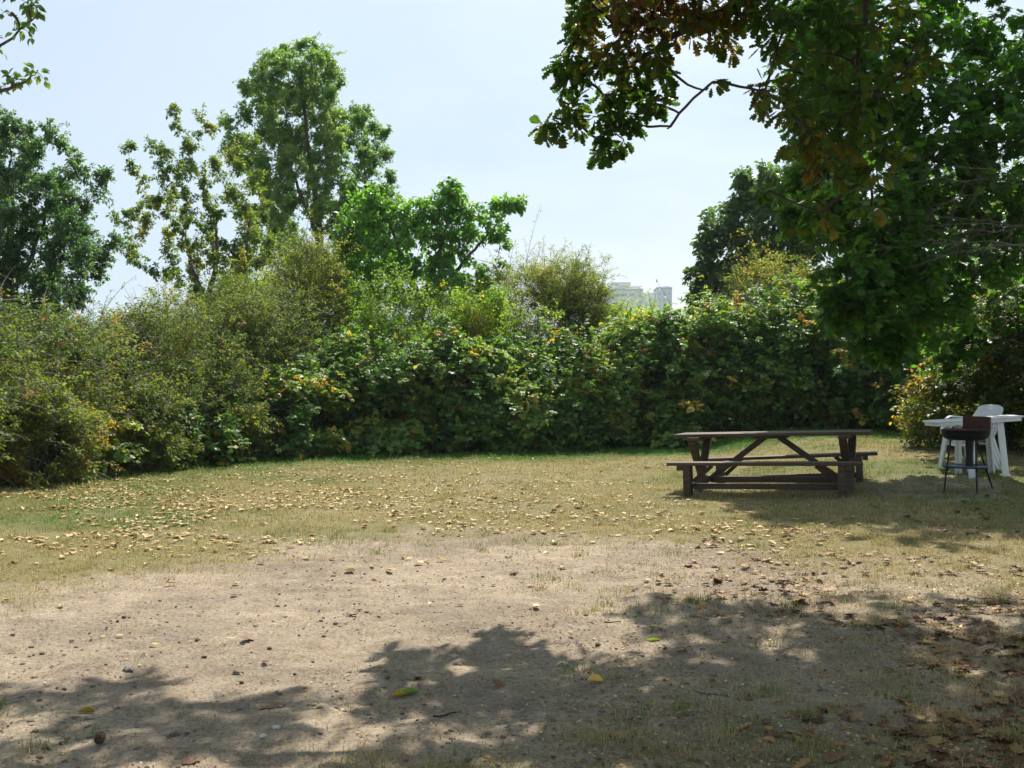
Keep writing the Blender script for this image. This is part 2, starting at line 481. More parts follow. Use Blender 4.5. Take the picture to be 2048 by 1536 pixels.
def tree(name, label, cat, base, stems, blobs, leaf, mat, barkm, size=.09, nb=10, nt=60, lt=14, up=.25, droop=.0,
         spread=1.0, gap=.34, gapf=1.3, tint=(.0, 1.0), group=None, crook=.12, tw=.006, flat=.5, ltip=.25, wid=(.6, .8), rlimb=.35,
         limb_k=7, tint_noise=.5, tips=None, steep=.25, tip_nt=24, tip_r=.45):
    """stems: list of (points, r0, r1); blobs: rows cx cy cz rx ry rz weight. Limbs run from the stems to the blobs,
    branches fill each blob, twigs end in it and carry the leaves."""
    nt = nt * TWIGS
    blobs = np.array(blobs, float).reshape(-1, 7)
    base = np.array(base, float)
    wood, crown = Geo(), Geo()
    nodes, dirs, rad = [], [], []

    def put(pl, r, sides):
        wood.tubes(pl[None], r[None], sides)
        nodes.append(pl); rad.append(r)
        d = np.gradient(pl, axis=0)
        dirs.append(unit(d))

    for pts, r0, r1 in stems:
        pts = np.array(pts, float)
        k = 22
        s = np.linspace(0, len(pts) - 1, k)
        pl = np.stack([np.interp(s, np.arange(len(pts)), pts[:, j]) for j in range(3)], 1)
        for _ in range(2):
            pl[1:-1] = (pl[:-2] + 2 * pl[1:-1] + pl[2:]) / 4
        pl[1:-1, :2] += rng.normal(0, crook * .12, (k - 2, 2))
        r = np.linspace(r0, r1, k)
        r[0] *= 1.35; r[1] *= 1.12
        put(pl, r, 9)

    def attach(t, k, r_end, sides, upw, penal=.8, st=.25):
        Pn, Dn, Rn = np.concatenate(nodes), np.concatenate(dirs), np.concatenate(rad)
        d = np.linalg.norm(Pn - t, axis=1)
        cost = d + penal * np.maximum(0, Pn[:, 2] - t[2] + st * d)
        i = int(np.argmin(cost))
        a = Pn[i]; L = np.linalg.norm(t - a)
        if L < .05: return
        c = a + (t - a) * .45 + Dn[i] * L * .18 + np.array([0, 0, upw * L]) + rng.normal(0, crook * L * .5, 3)
        pl = bez(a[None], c[None], t[None], k)[0]
        pl[1:-1] += rng.normal(0, crook * L * .05, (k - 2, 3))
        r0 = min(Rn[i] * .75, max(r_end * 1.3, .010 + .016 * L))
        put(pl, np.linspace(r0, r_end, k), sides)

    order = np.argsort(np.linalg.norm(blobs[:, :3] - base, axis=1))
    for i in order:
        attach(blobs[i, :3] + rng.normal(0, .1, 3) * blobs[i, 3:6], limb_k, .012 + .008 * rlimb * blobs[i, 6] ** .5, 6, up * .5)
    for i in order:
        b = blobs[i]
        n = max(2, int(nb * b[6]))
        dd = rand_dir(n) * (rng.random((n, 1)) ** .5) * .82
        for q in b[:3] + dd * b[3:6]:
            attach(q, 5, .006, 4, up * .5)
    lim = []
    if tips is not None:
        for q in tips[np.argsort(np.linalg.norm(tips - base, axis=1))]:
            m0 = len(nodes)
            attach(q, 9, .005, 5, up * .6, 1.6, steep)
            if len(nodes) > m0: lim.append(nodes[-1])
    Pn, Dn = np.concatenate(nodes[len(stems):] or nodes), np.concatenate(dirs[len(stems):] or dirs)
    T = []
    for b in blobs:
        n = int(nt * b[6] * 1.6)
        dd = rand_dir(n) * (rng.random((n, 1)) ** .42) * 1.05
        q = b[:3] + dd * b[3:6]
        keep = fbm(q, gapf, 5, 2) > gap + .10 * rng.random(n)
        q = q[keep][: int(nt * b[6])]
        T.append(q)
    for pl_ in lim:
        L_ = np.linalg.norm(pl_[-1] - pl_[0])
        n = max(4, int(tip_nt * L_))
        t = np.sqrt(rng.random(n)) * .95 + .05
        f = t * (len(pl_) - 1); i0 = np.minimum(f.astype(int), len(pl_) - 2); u = (f - i0)[:, None]
        q = pl_[i0] * (1 - u) + pl_[i0 + 1] * u
        ax = unit(pl_[-1] - pl_[0])
        T.append(q + rand_dir(n) * (tip_r * (1.15 - t)[:, None] + .06) * rng.random((n, 1)) ** .5 + ax * (tip_r * .5 * rng.random((n, 1))))
    T = np.concatenate(T)
    T = T[T[:, 2] > .3]
    idx = np.zeros(len(T), int)
    for s in range(0, len(T), 400):
        d = np.linalg.norm(T[s:s + 400, None] - Pn[None], axis=2)
        d = d + .5 * np.maximum(0, Pn[None, :, 2] - T[s:s + 400, None, 2])
        idx[s:s + 400] = np.argmin(d, 1)
    A = Pn[idx]
    L = np.linalg.norm(T - A, axis=1, keepdims=True)
    C = A + (T - A) * .5 + Dn[idx] * L * .22 + np.array([0, 0, 1.0]) * up * L + rng.normal(0, .06, T.shape) * L
    E = T + np.array([0, 0, -1.0]) * droop * L
    K = 6
    pl = bez(A, C, E, K)
    wood.tubes(pl, np.linspace(tw, tw * .4, K), 3)
    # leaves along the twigs
    n = len(pl) * lt
    ti = np.repeat(np.arange(len(pl)), lt)
    t = ltip + (1 - ltip) * rng.random(n) ** .8
    f = t * (K - 1); i0 = np.minimum(f.astype(int), K - 2); u = (f - i0)[:, None]
    P = pl[ti, i0] * (1 - u) + pl[ti, i0 + 1] * u
    tan = unit(pl[ti, i0 + 1] - pl[ti, i0])
    off = rand_dir(n)
    Dv = unit(tan * .55 + off * .8 * spread + np.array([0, 0, -.25 - droop * .5]))
    P = P + off * size * .35 * spread
    Nv = unit(np.array([0, 0, 1.0]) * flat + rand_dir(n) * (1 - flat) + off * .15)
    s = size * (.65 + .6 * rng.random(n))
    clump = fbm(P, 1.1, 9, 2)
    tn = np.clip(tint[0] + (tint[1] - tint[0]) * np.clip(rng.random(n) * (1 - tint_noise) + tint_noise * (clump - .5) * 2.2 + tint_noise * .5, 0, 1), 0, 1)
    leaves(crown, leaf, P, Dv, Nv, s, tn, wid[0] + (wid[1] - wid[0]) * rng.random(n))
    root = empty(name, base)
    tag(root, label, cat, group)
    wood.build("trunk", barkm, root, smooth=True, origin=base)
    crown.build("crown", mat, root, origin=base)
    return root


def tips_in(poly, d, n, dep, seed, power=1.0):
    """N limb ends inside a crown whose outline is given in photo places at distance D"""
    lr = np.random.default_rng(seed)
    poly = np.array(poly, float)
    lo, hi = poly.min(0), poly.max(0)
    res = []
    while len(res) < n:
        p = lo + (hi - lo) * lr.random(2)
        ins = False
        j = len(poly) - 1
        for i in range(len(poly)):
            (xi, yi), (xj, yj) = poly[i], poly[j]
            if (yi > p[1]) != (yj > p[1]) and p[0] < (xj - xi) * (p[1] - yi) / (yj - yi) + xi: ins = not ins
            j = i
        if ins: res.append(at(p[0], p[1], d + lr.uniform(-dep, dep)))
    return np.array(res)


def B(px, py, d, r, w=1.0, ry=None, dz=None):
    """blob by photo place and distance, radius in photo pixels"""
    c = at(px, py, d)
    rr = r / F * d
    return [*c, rr, (ry if ry else rr * 1.1), (dz if dz else rr), w]


# ------------------------------------------------------------------ shrubs
DENSE = 1.8


def bush(name, label, base, r, h, leaf, mat, size=.06, sprigs=900, lt=9, sub=9, canes=26, tint=(0, 1), flat=.6, caneM=None, shoots=10, shoot_len=.9,
         seed=0, airy=0.0, dead=0, cat="bush", group=None, sprig_len=.32, wid=(.8, 1.0), tint_noise=.5, ry=None, sprays=60, spray_len=.7):
    """a shrub: a crown of short shoots filling lumpy mounds, canes from the foot, long shoots above"""
    x, y = base
    z0 = float(ground_z(x, y))
    ry = ry or r
    base = np.array([x, y, z0])
    lr = np.random.default_rng(1000 + seed)
    mounds = [[x, y, z0 + h * .42, r, ry, h * .56]]
    for k in range(sub):
        a = lr.random() * 6.28
        if k % 3: a = -1.57 + lr.normal(0, .9)
        zz = lr.uniform(.12, .86) * h
        q = lr.uniform(.75, 1.0) * (1.02 - .85 * zz / h)
        s = lr.uniform(.26, .46)
        mounds.append([x + math.cos(a) * r * q, y + math.sin(a) * ry * q, z0 + zz, r * s, ry * s, min(h * .3, r * s)])
    mounds = np.array(mounds)
    sprigs = int(sprigs * DENSE)
    vol = np.prod(mounds[:, 3:6], axis=1) ** .75
    cnt = (vol / vol.sum() * sprigs).astype(int)
    P = []
    O = []
    for m, n in zip(mounds, cnt):
        d = rand_dir(int(n * 2.2))
        rad = .45 + .6 * rng.random((len(d), 1)) ** .55
        rad = rad * (.55 + .92 * (fbm(d * m[3:6] + m[:3], 1.25, 13 + seed, 2)[:, None]))
        p = m[:3] + d * rad * m[3:6]
        ok = (p[:, 2] > z0 + .04) & (fbm(p, 1.25, 41 + seed, 3) > .37 + airy)
        p, d = p[ok][:n], d[ok][:n]
        P.append(p); O.append(d)
    P, O = np.concatenate(P), np.concatenate(O)
    wood, crown = Geo(), Geo()
    n = len(P)
    d0 = unit(O * np.array([1, 1, .6]) + np.array([0, 0, .55]) + rng.normal(0, .45, (n, 3)))
    Lg = sprig_len * (.6 + .8 * rng.random((n, 1)))
    a = P - d0 * Lg * .5
    c = P + d0 * Lg * .15
    e = P + d0 * Lg * .45 + np.array([0, 0, -1]) * Lg * .22
    pl = [bez(a, c, e, 4)]
    # long shoots that rise out of the top and arch over
    if shoots:
        aa = rng.random(shoots) * 6.28
        q = np.sqrt(rng.random(shoots)) * .85
        sx, sy = x + np.cos(aa) * r * q, y + np.sin(aa) * ry * q
        sz = z0 + h * (.42 + .5 * np.sqrt(np.maximum(0, 1 - q * q)))
        s0 = np.stack([sx, sy, sz], 1)
        ll = shoot_len * (.5 + .8 * rng.random((shoots, 1)))
        dr = unit(rng.normal(0, .45, (shoots, 3)) + np.array([0, 0, 1.0]))
        sh = bez(s0 - dr * .3, s0 + dr * ll * .7, s0 + dr * ll + rng.normal(0, .35, (shoots, 3)) * ll - np.array([0, 0, .25]) * ll, 7)
        wood.tubes(sh, np.linspace(.008, .003, 7), 3)
    wood.tubes(pl[0], np.linspace(.004, .002, 4), 3)

    def foliate(pl, lt, s0):
        N_, K_ = pl.shape[:2]
        m = N_ * lt
        ti = np.repeat(np.arange(N_), lt)
        t = .1 + .9 * rng.random(m)
        f = t * (K_ - 1); i0 = np.minimum(f.astype(int), K_ - 2); u = (f - i0)[:, None]
        pp = pl[ti, i0] * (1 - u) + pl[ti, i0 + 1] * u
        off = rand_dir(m)
        tan = unit(pl[ti, i0 + 1] - pl[ti, i0])
        Dv = unit(tan * .5 + off * np.array([1, 1, .5]) + np.array([0, 0, -.2]))
        out_ = unit(pp - np.array([x, y, z0 + h * .3]))
        Nv = unit(np.array([0, 0, 1.0]) * flat + rand_dir(m) * (1 - flat) * .9 + out_ * .3)
        clump = fbm(pp, 1.3, 61 + seed, 2)
        per = rng.random(N_)[ti]                      # one shoot turns colour together
        tn = np.clip((.45 * per + .55 * rng.random(m)) * (1 - tint_noise) + tint_noise * ((clump - .5) * 2.4 + .5), 0, 1)
        turned = (rng.random(N_) < .028)[ti] | (rng.random(m) < .018)      # shoots and leaves already in autumn colour
        tn = np.where(turned, .88 + .12 * rng.random(m), tn)
        leaves(crown, leaf, pp + off * s0 * .5, Dv, Nv, s0 * (.6 + .7 * rng.random(m)), tint[0] + (tint[1] - tint[0]) * tn, wid[0] + (wid[1] - wid[0]) * rng.random(m))

    foliate(pl[0], lt, size)
    if shoots: foliate(sh, int(lt * 2.2), size * .85)
    # sprays that arch out of the surface all round and hang over
    if sprays:
        pk = rng.integers(0, n, sprays)
        dv = unit(O[pk] * np.array([1, 1, .3]) + np.array([0, -.35, .55]) + rng.normal(0, .35, (sprays, 3)))
        l = spray_len * (.5 + .8 * rng.random((sprays, 1)))
        sp = bez(P[pk] - dv * .2, P[pk] + dv * l * .6, P[pk] + dv * np.array([1, 1, .25]) * l - np.array([0, 0, .22]) * l, 7)
        wood.tubes(sp, np.linspace(.007, .003, 7), 3)
        foliate(sp, int(lt * 2.4), size)
    # canes from the foot to the surface
    if canes:
        ca = rng.random(canes) * 6.28
        foot = np.stack([x + np.cos(ca) * r * .55 * rng.random(canes), y + np.sin(ca) * ry * .55 * rng.random(canes), np.full(canes, z0 - .03)], 1)
        pick = P[rng.integers(0, n, canes)]
        mid = (foot + pick) / 2 + np.array([0, 0, 1]) * h * .35 + rng.normal(0, .25, (canes, 3))
        wood.tubes(bez(foot, mid, pick, 9), np.linspace(.012, .004, 9), 4)
    if dead:
        pk = rng.integers(0, n, dead)
        s = P[pk] + O[pk] * .12
        dv = unit(O[pk] * .6 + rng.normal(0, .7, (dead, 3)))
        l = .25 + .5 * rng.random((dead, 1))
        wood.tubes(bez(s - dv * .3, s + dv * l * .5 + rng.normal(0, .08, (dead, 3)), s + dv * l, 5), np.linspace(.006, .002, 5), 3)
    root = empty(name, base)
    tag(root, label, cat, group)
    wood.build("stem", caneM or M['cane'], root, origin=base)
    crown.build("foliage", mat, root, origin=base)
    return root


# ================================================================== THE PLACE
# ------------------------------------------------------------------ ground
def axis(fine_lo, fine_hi, step, lo, hi):
    a = list(np.arange(fine_lo, fine_hi + 1e-6, step))
    s, v = step, fine_lo
    left = []
    while v > lo:
        s *= 1.35; v -= s; left.append(v)
    s, v = step, fine_hi
    right = []
    while v < hi:
        s *= 1.35; v += s; right.append(v)
    return np.array(left[::-1] + a + right)


gx = axis(-11, 11, .07, -900, 900)
gy = np.concatenate([axis(3, 14, .045, -60, 14.001)[:-1], axis(14, 30, .1, 14, 1000)])
gy = np.unique(np.round(gy, 4))
X, Y = np.meshgrid(gx, gy)
Z = ground_z(X, Y)
pp = np.stack([X, Y], -1)
near = ss(30, 20, Y) * ss(16, 11, np.abs(X)) * ss(-2, 2, Y)
dm = dirt_amount(X, Y)
Z = Z + near * ((fbm(pp, 3.0, 7, 3) - .5) * .06 + (fbm(pp, 11, 17, 2) - .5) * .03 * (.5 + .8 * dm))
gg = Geo()
idx = np.arange(X.size).reshape(X.shape)
gg.add(np.stack([X, Y, Z], -1).reshape(-1, 3), np.stack([idx[:-1, :-1], idx[:-1, 1:], idx[1:, 1:], idx[1:, :-1]], -1).reshape(-1, 4))
gr = gg.build("ground", ground_material(), smooth=True, extra={"dirt": dm.ravel(), "green": green_amount(X, Y).ravel()})
tag(gr, kind="structure")


def gz(x, y):
    """height of the ground sheet, relief included"""
    x, y = np.asarray(x, float), np.asarray(y, float)
    p = np.stack([x, y], -1)
    nr = ss(30, 20, y) * ss(16, 11, np.abs(x)) * ss(-2, 2, y)
    return ground_z(x, y) + nr * ((fbm(p, 3.0, 7, 3) - .5) * .06 + (fbm(p, 11, 17, 2) - .5) * .03 * (.5 + .8 * dirt_amount(x, y)))


# ------------------------------------------------------------------ grass
def make_grass():
    g = Geo()

    def blades(x, y, h, w, tint, lean):
        n = len(x)
        z = gz(x, y) - .004
        a = rng.random(n) * 6.28
        sd = np.stack([np.cos(a), np.sin(a), np.zeros(n)], 1)
        fw = np.stack([-np.sin(a), np.cos(a), np.zeros(n)], 1)
        b = np.stack([x, y, z], 1)
        up = np.array([0, 0, 1.0])
        m = b + fw * (h * lean * .35)[:, None] + up * (h * (1 - .25 * lean))[:, None] * .6
        t = b + fw * (h * lean)[:, None] + up * (h * (1.0 - .55 * lean))[:, None]
        W = w[:, None] * .5
        V = np.stack([b - sd * W, b + sd * W, m + sd * W * .75, m - sd * W * .75, t], 1)
        F3 = np.array([[0, 1, 2], [0, 2, 3], [3, 2, 4]])
        g.add(V.reshape(-1, 3), (np.arange(n)[:, None, None] * 5 + F3[None]).reshape(-1, 3), np.repeat(tint, 5))

    # turf, thinned where the earth is bare; the density follows the distance
    n = 620000
    y = np.exp(rng.uniform(math.log(3.9), math.log(27), n))
    x = (rng.random(n) * 2 - 1) * (y * .50 + .6)
    d = dirt_amount(x, y)
    p = np.stack([x, y], -1)
    patch = fbm(p, 1.4, 101, 3)
    tuft = fbm(p, 7, 111, 2)
    yh = np.interp(x, HX, HY)
    keep = (rng.random(n) < np.clip((.03 + .97 * (1 - d) ** 1.6) * (.25 + 1.5 * ss(.35, .65, patch * .5 + tuft * .5)), .0, 1)) & (y < yh + 1.2)
    x, y, d, patch, tuft = x[keep], y[keep], d[keep], patch[keep], tuft[keep]
    gr_ = green_amount(x, y)
    n = len(x)
    lod = np.clip(y / 9, .7, 2.6)
    h = (.022 + .05 * rng.random(n) ** 2 + .05 * gr_ * rng.random(n)) * (.25 + 1.6 * tuft ** 1.5) * (.75 + .6 * patch) * (1 + .15 * (lod - 1))
    w = (.0025 + .002 * rng.random(n)) * lod
    tint = np.clip(.80 - .74 * gr_ + (patch - .5) * .8 * (1 - .7 * gr_) + rng.normal(0, .16, n) * (1 - .5 * gr_), 0, 1)
    blades(x, y, h, w, tint, .35 + .6 * rng.random(n))
    # long green grass at the foot of the hedge
    n = 110000
    x = rng.uniform(-7.5, 8.5, n)
    yh = np.interp(x, HX, HY)
    y = yh + .2 - np.abs(rng.normal(0, 1.0, n))
    dens = fbm(np.stack([x, y], -1), 1.1, 131, 2)
    k = (rng.random(n) < ss(.3, .55, dens)) & (rng.random(n) < ss(-7.5, -4.5, x))
    x, y, dens = x[k], y[k], dens[k]
    n = len(x)
    blades(x, y, (.035 + .13 * rng.random(n) ** 2.5) * (.5 + dens) * (.55 + .6 * ss(1.2, .1, yh[k] - y)), .004 + .006 * rng.random(n), np.clip(.02 + .22 * rng.random(n) + .35 * (rng.random(n) < .12), 0, 1), .2 + .7 * rng.random(n))
    # tufts in the shade and on the worn earth
    tx = np.concatenate([rng.uniform(.2, 4.2, 120), rng.uniform(-2.5, 1.2, 14), rng.uniform(2.0, 6.5, 160), rng.uniform(-7, 5, 520)])
    ty = np.concatenate([rng.uniform(4.2, 8.6, 120), rng.uniform(4.2, 5.2, 14), rng.uniform(11, 15.6, 160), rng.uniform(9.5, 22, 520)])
    m = 60
    ii = np.repeat(np.arange(len(tx)), m)
    sp = np.repeat(rng.uniform(.03, .14, len(tx)), m)
    x = tx[ii] + rng.normal(0, 1, len(ii)) * sp
    y = ty[ii] + rng.normal(0, 1, len(ii)) * sp
    gt = .25 + rng.random(len(tx)) * .65
    n = len(x)
    blades(x, y, (.015 + .05 * rng.random(n) ** 1.5) * np.repeat(rng.uniform(.5, 1.5, len(tx)), m), .003 + .003 * rng.random(n), np.clip(gt[ii] + rng.normal(0, .12, n), 0, 1), .2 + .7 * rng.random(n))
    o = g.build("grass", M['grass'])
    tag(o, kind="stuff")


make_grass()


# ------------------------------------------------------------------ fallen leaves, stones
def leaf_mesh(kind, seed):
    """a single curled dry leaf of unit length lying on the ground"""
    lr = np.random.default_rng(seed)
    v, f = {'ovate': OVATE, 'oak': OAK, 'maple': MAPLE}[kind]
    v = v.copy()
    v[:, 0] *= lr.uniform(.55, .85) if kind == 'ovate' else 1
    v[:, 1] -= .5
    cu, cv = lr.uniform(.3, 1.1), lr.uniform(-.35, .5)
    v[:, 2] = cu * v[:, 0] ** 2 + cv * v[:, 1] ** 2 + .05 * v[:, 0]
    v[:, 2] -= v[:, 2].min() - .03
    th = .012
    b = v.copy(); b[:, 2] -= th
    return np.vstack([v, b]), np.vstack([f, f[:, ::-1] + len(v)])


def litter():
    # where the leaves lie: thick on the turf at the left under the unseen poplar, thin elsewhere, oak leaves in the shade at the right
    def field(n, lo, hi, fn):
        y = np.exp(rng.uniform(math.log(lo), math.log(hi), n))
        x = (rng.random(n) * 2 - 1) * (y * .49 + .3)
        yh = np.interp(x, HX, HY)
        k = (rng.random(n) < fn(x, y)) & (y < yh + .4)
        return x[k], y[k]

    def pale_density(x, y):
        p = np.stack([x, y], -1)
        c = fbm(p, .8, 151, 2)
        a = np.exp(-(((x + 6.2) / 4.2) ** 2 + ((y - 14.8) / 2.9) ** 2))
        return np.clip(1.7 * a * ss(.3, .6, c) + .22 * ss(8.5, 11, y) * ss(4.5, 1.5, x) * ss(.35, .6, c) + .005, 0, 1)

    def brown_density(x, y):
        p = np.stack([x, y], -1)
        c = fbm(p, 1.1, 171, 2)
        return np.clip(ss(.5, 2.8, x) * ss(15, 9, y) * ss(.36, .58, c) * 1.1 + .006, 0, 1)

    px_, py_ = field(44000, 6.3, 22, pale_density)
    bx_, by_ = field(9000, 4.2, 16, brown_density)
    protos = {}
    for nm, kind in (('pale', 'ovate'), ('brown', 'oak')):
        protos[nm] = [leaf_mesh(kind, s) for s in range(6)]
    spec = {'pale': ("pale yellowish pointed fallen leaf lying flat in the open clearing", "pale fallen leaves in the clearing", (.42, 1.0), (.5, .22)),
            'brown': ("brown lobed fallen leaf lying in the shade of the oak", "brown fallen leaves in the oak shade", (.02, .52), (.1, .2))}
    allx, ally = np.concatenate([px_, bx_]), np.concatenate([py_, by_])
    kinds = np.array(['pale'] * len(px_) + ['brown'] * len(bx_))
    size = np.where(kinds == 'pale', (.03 + .075 * rng.random(len(allx)) ** 1.7), (.03 + .085 * rng.random(len(allx)) ** 1.3))
    show = size / ally
    order = np.argsort(-show)
    big, rest = order[:300], order[300:]
    meshes = {}
    for nm in protos:
        for s, (v, f) in enumerate(protos[nm]):
            for tn in range(3):
                g = Geo()
                lo, hi = spec[nm][2]
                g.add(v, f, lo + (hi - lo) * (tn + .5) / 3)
                me = g.mesh("fallen_leaf")
                me.materials.append(M['litter'])
                meshes[nm, s, tn] = me

    def place(x, y, s):
        z = float(gz(x, y))
        return Matrix.Translation((x, y, z + .006)) @ Matrix.Rotation(rng.random() * 6.28, 4, 'Z') @ Matrix.Rotation(rng.normal(0, .22), 4, 'X') @ Matrix.Rotation(rng.normal(0, .22), 4, 'Y') @ Matrix.Scale(s, 4)

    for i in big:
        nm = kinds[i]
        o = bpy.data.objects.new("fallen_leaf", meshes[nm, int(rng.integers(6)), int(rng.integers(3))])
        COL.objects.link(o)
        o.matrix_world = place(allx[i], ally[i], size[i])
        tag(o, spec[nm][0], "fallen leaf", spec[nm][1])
    g = Geo()
    zz = gz(allx, ally)
    for i in rest:
        nm = kinds[i]
        v, f = protos[nm][int(rng.integers(6))]
        a = rng.random() * 6.28
        ca, sa = math.cos(a), math.sin(a)
        w = v * size[i]
        tx, ty = rng.normal(0, .25, 2)
        w = np.stack([w[:, 0] * ca - w[:, 1] * sa, w[:, 0] * sa + w[:, 1] * ca, w[:, 2]], 1)
        w[:, 2] += np.abs(w[:, 0] * tx + w[:, 1] * ty)
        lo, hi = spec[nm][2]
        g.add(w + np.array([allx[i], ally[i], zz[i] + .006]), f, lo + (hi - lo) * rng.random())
    # crumbs of old leaf and bark everywhere on the ground
    n = 70000
    y = np.exp(rng.uniform(math.log(4.0), math.log(16), n)); x = (rng.random(n) * 2 - 1) * (y * .48 + .3)
    k = rng.random(n) < (.3 + .7 * ss(-.5, 2.5, x)) * (.25 + .75 * ss(.38, .6, fbm(np.stack([x, y], -1), 1.6, 201, 3)))
    x, y = x[k], y[k]; n = len(x)
    a = rng.random(n) * 6.28
    leaves(g, KITE, np.stack([x, y, gz(x, y) + .006], 1), np.stack([np.cos(a), np.sin(a), rng.normal(0, .15, n)], 1), unit(np.array([0, 0, 1.0]) + rng.normal(0, .3, (n, 3))),
           np.where(x > 0, 1.25, .9) * rng.uniform(.006, .024, n), np.clip(rng.normal(.4, .35, n), 0, 1), rng.uniform(.3, .8, n))
    tag(g.build("leaf_litter", M['litter']), kind="stuff")


litter()


def rock_shape(seed, flat=.6, sub=2):
    import bmesh
    bm = bmesh.new()
    bmesh.ops.create_icosphere(bm, subdivisions=sub, radius=.5)
    v = np.array([q.co[:] for q in bm.verts]); f = np.array([[q.index for q in c.verts] for c in bm.faces])
    bm.free()
    n = fbm(v + seed * 7.3, 3.4, seed, 3)[:, None]
    v = v * (.35 + 1.3 * n)
    v[:, 2] *= flat
    v[:, 2] += .5 * flat * .55
    return v, f


def stones():
    shapes = [rock_shape(s, .38 + .25 * (s % 3) / 2, 2) for s in range(7)]
    mats = {'clod': M['clod'], 'stone': M['stone']}
    meshes = {}
    for s, (v, f) in enumerate(shapes):
        for m in mats:
            g = Geo(); g.add(v, f)
            me = g.mesh("pebble"); me.materials.append(mats[m])
            meshes[s, m] = me
    n = 16000
    y = np.exp(rng.uniform(math.log(4.2), math.log(11.5), n)); x = (rng.random(n) * 2 - 1) * (y * .47 + .1)
    c = fbm(np.stack([x, y], -1), 1.3, 191, 2)
    k = rng.random(n) < dirt_amount(x, y) * (.15 + .85 * ss(.4, .65, c))
    x, y = x[k], y[k]; n = len(x)
    s = .004 + .020 * rng.random(n) ** 6
    order = np.argsort(-s / y)
    zz = gz(x, y)
    for i in order[:220]:
        m = 'clod' if rng.random() < .72 else 'stone'
        o = bpy.data.objects.new("clod" if m == 'clod' else "pebble", meshes[int(rng.integers(7)), m])
        COL.objects.link(o)
        o.location = (x[i], y[i], zz[i] - .003); o.rotation_euler = (0, 0, rng.random() * 6.28); o.scale = (s[i] * 1.3,) * 3
        if m == 'clod': tag(o, "small dark clod of earth lying loose on the bare track", "clod", "dark clods on the bare track")
        else: tag(o, "small grey brown pebble lying loose on the bare track", "pebble", "pebbles on the bare track")
    g = Geo()
    low = [rock_shape(s, .6, 1) for s in range(4)]
    for i in order[220:]:
        v, f = low[int(rng.integers(4))]
        g.add(v * s[i] * 1.2 + np.array([x[i], y[i], zz[i] - .002]), f)
    tag(g.build("gravel", M['clod']), kind="stuff")


stones()


def single_mesh(name, label, cat, g, mat, loc, rz=0, smooth=False):
    o = g.build(name, mat, smooth=smooth)
    o.location = loc; o.rotation_euler = (0, 0, rz)
    return tag(o, label, cat)


def ground_at(px, py):
    """where the line of sight through a photo place meets the ground"""
    d = CAM_Z * F / (py - 768)
    for _ in range(6):
        x = (px - 1024) / F * d
        d = (CAM_Z - float(gz(x, d))) * F / (py - 768)
    x = (px - 1024) / F * d
    return x, d, float(gz(x, d))


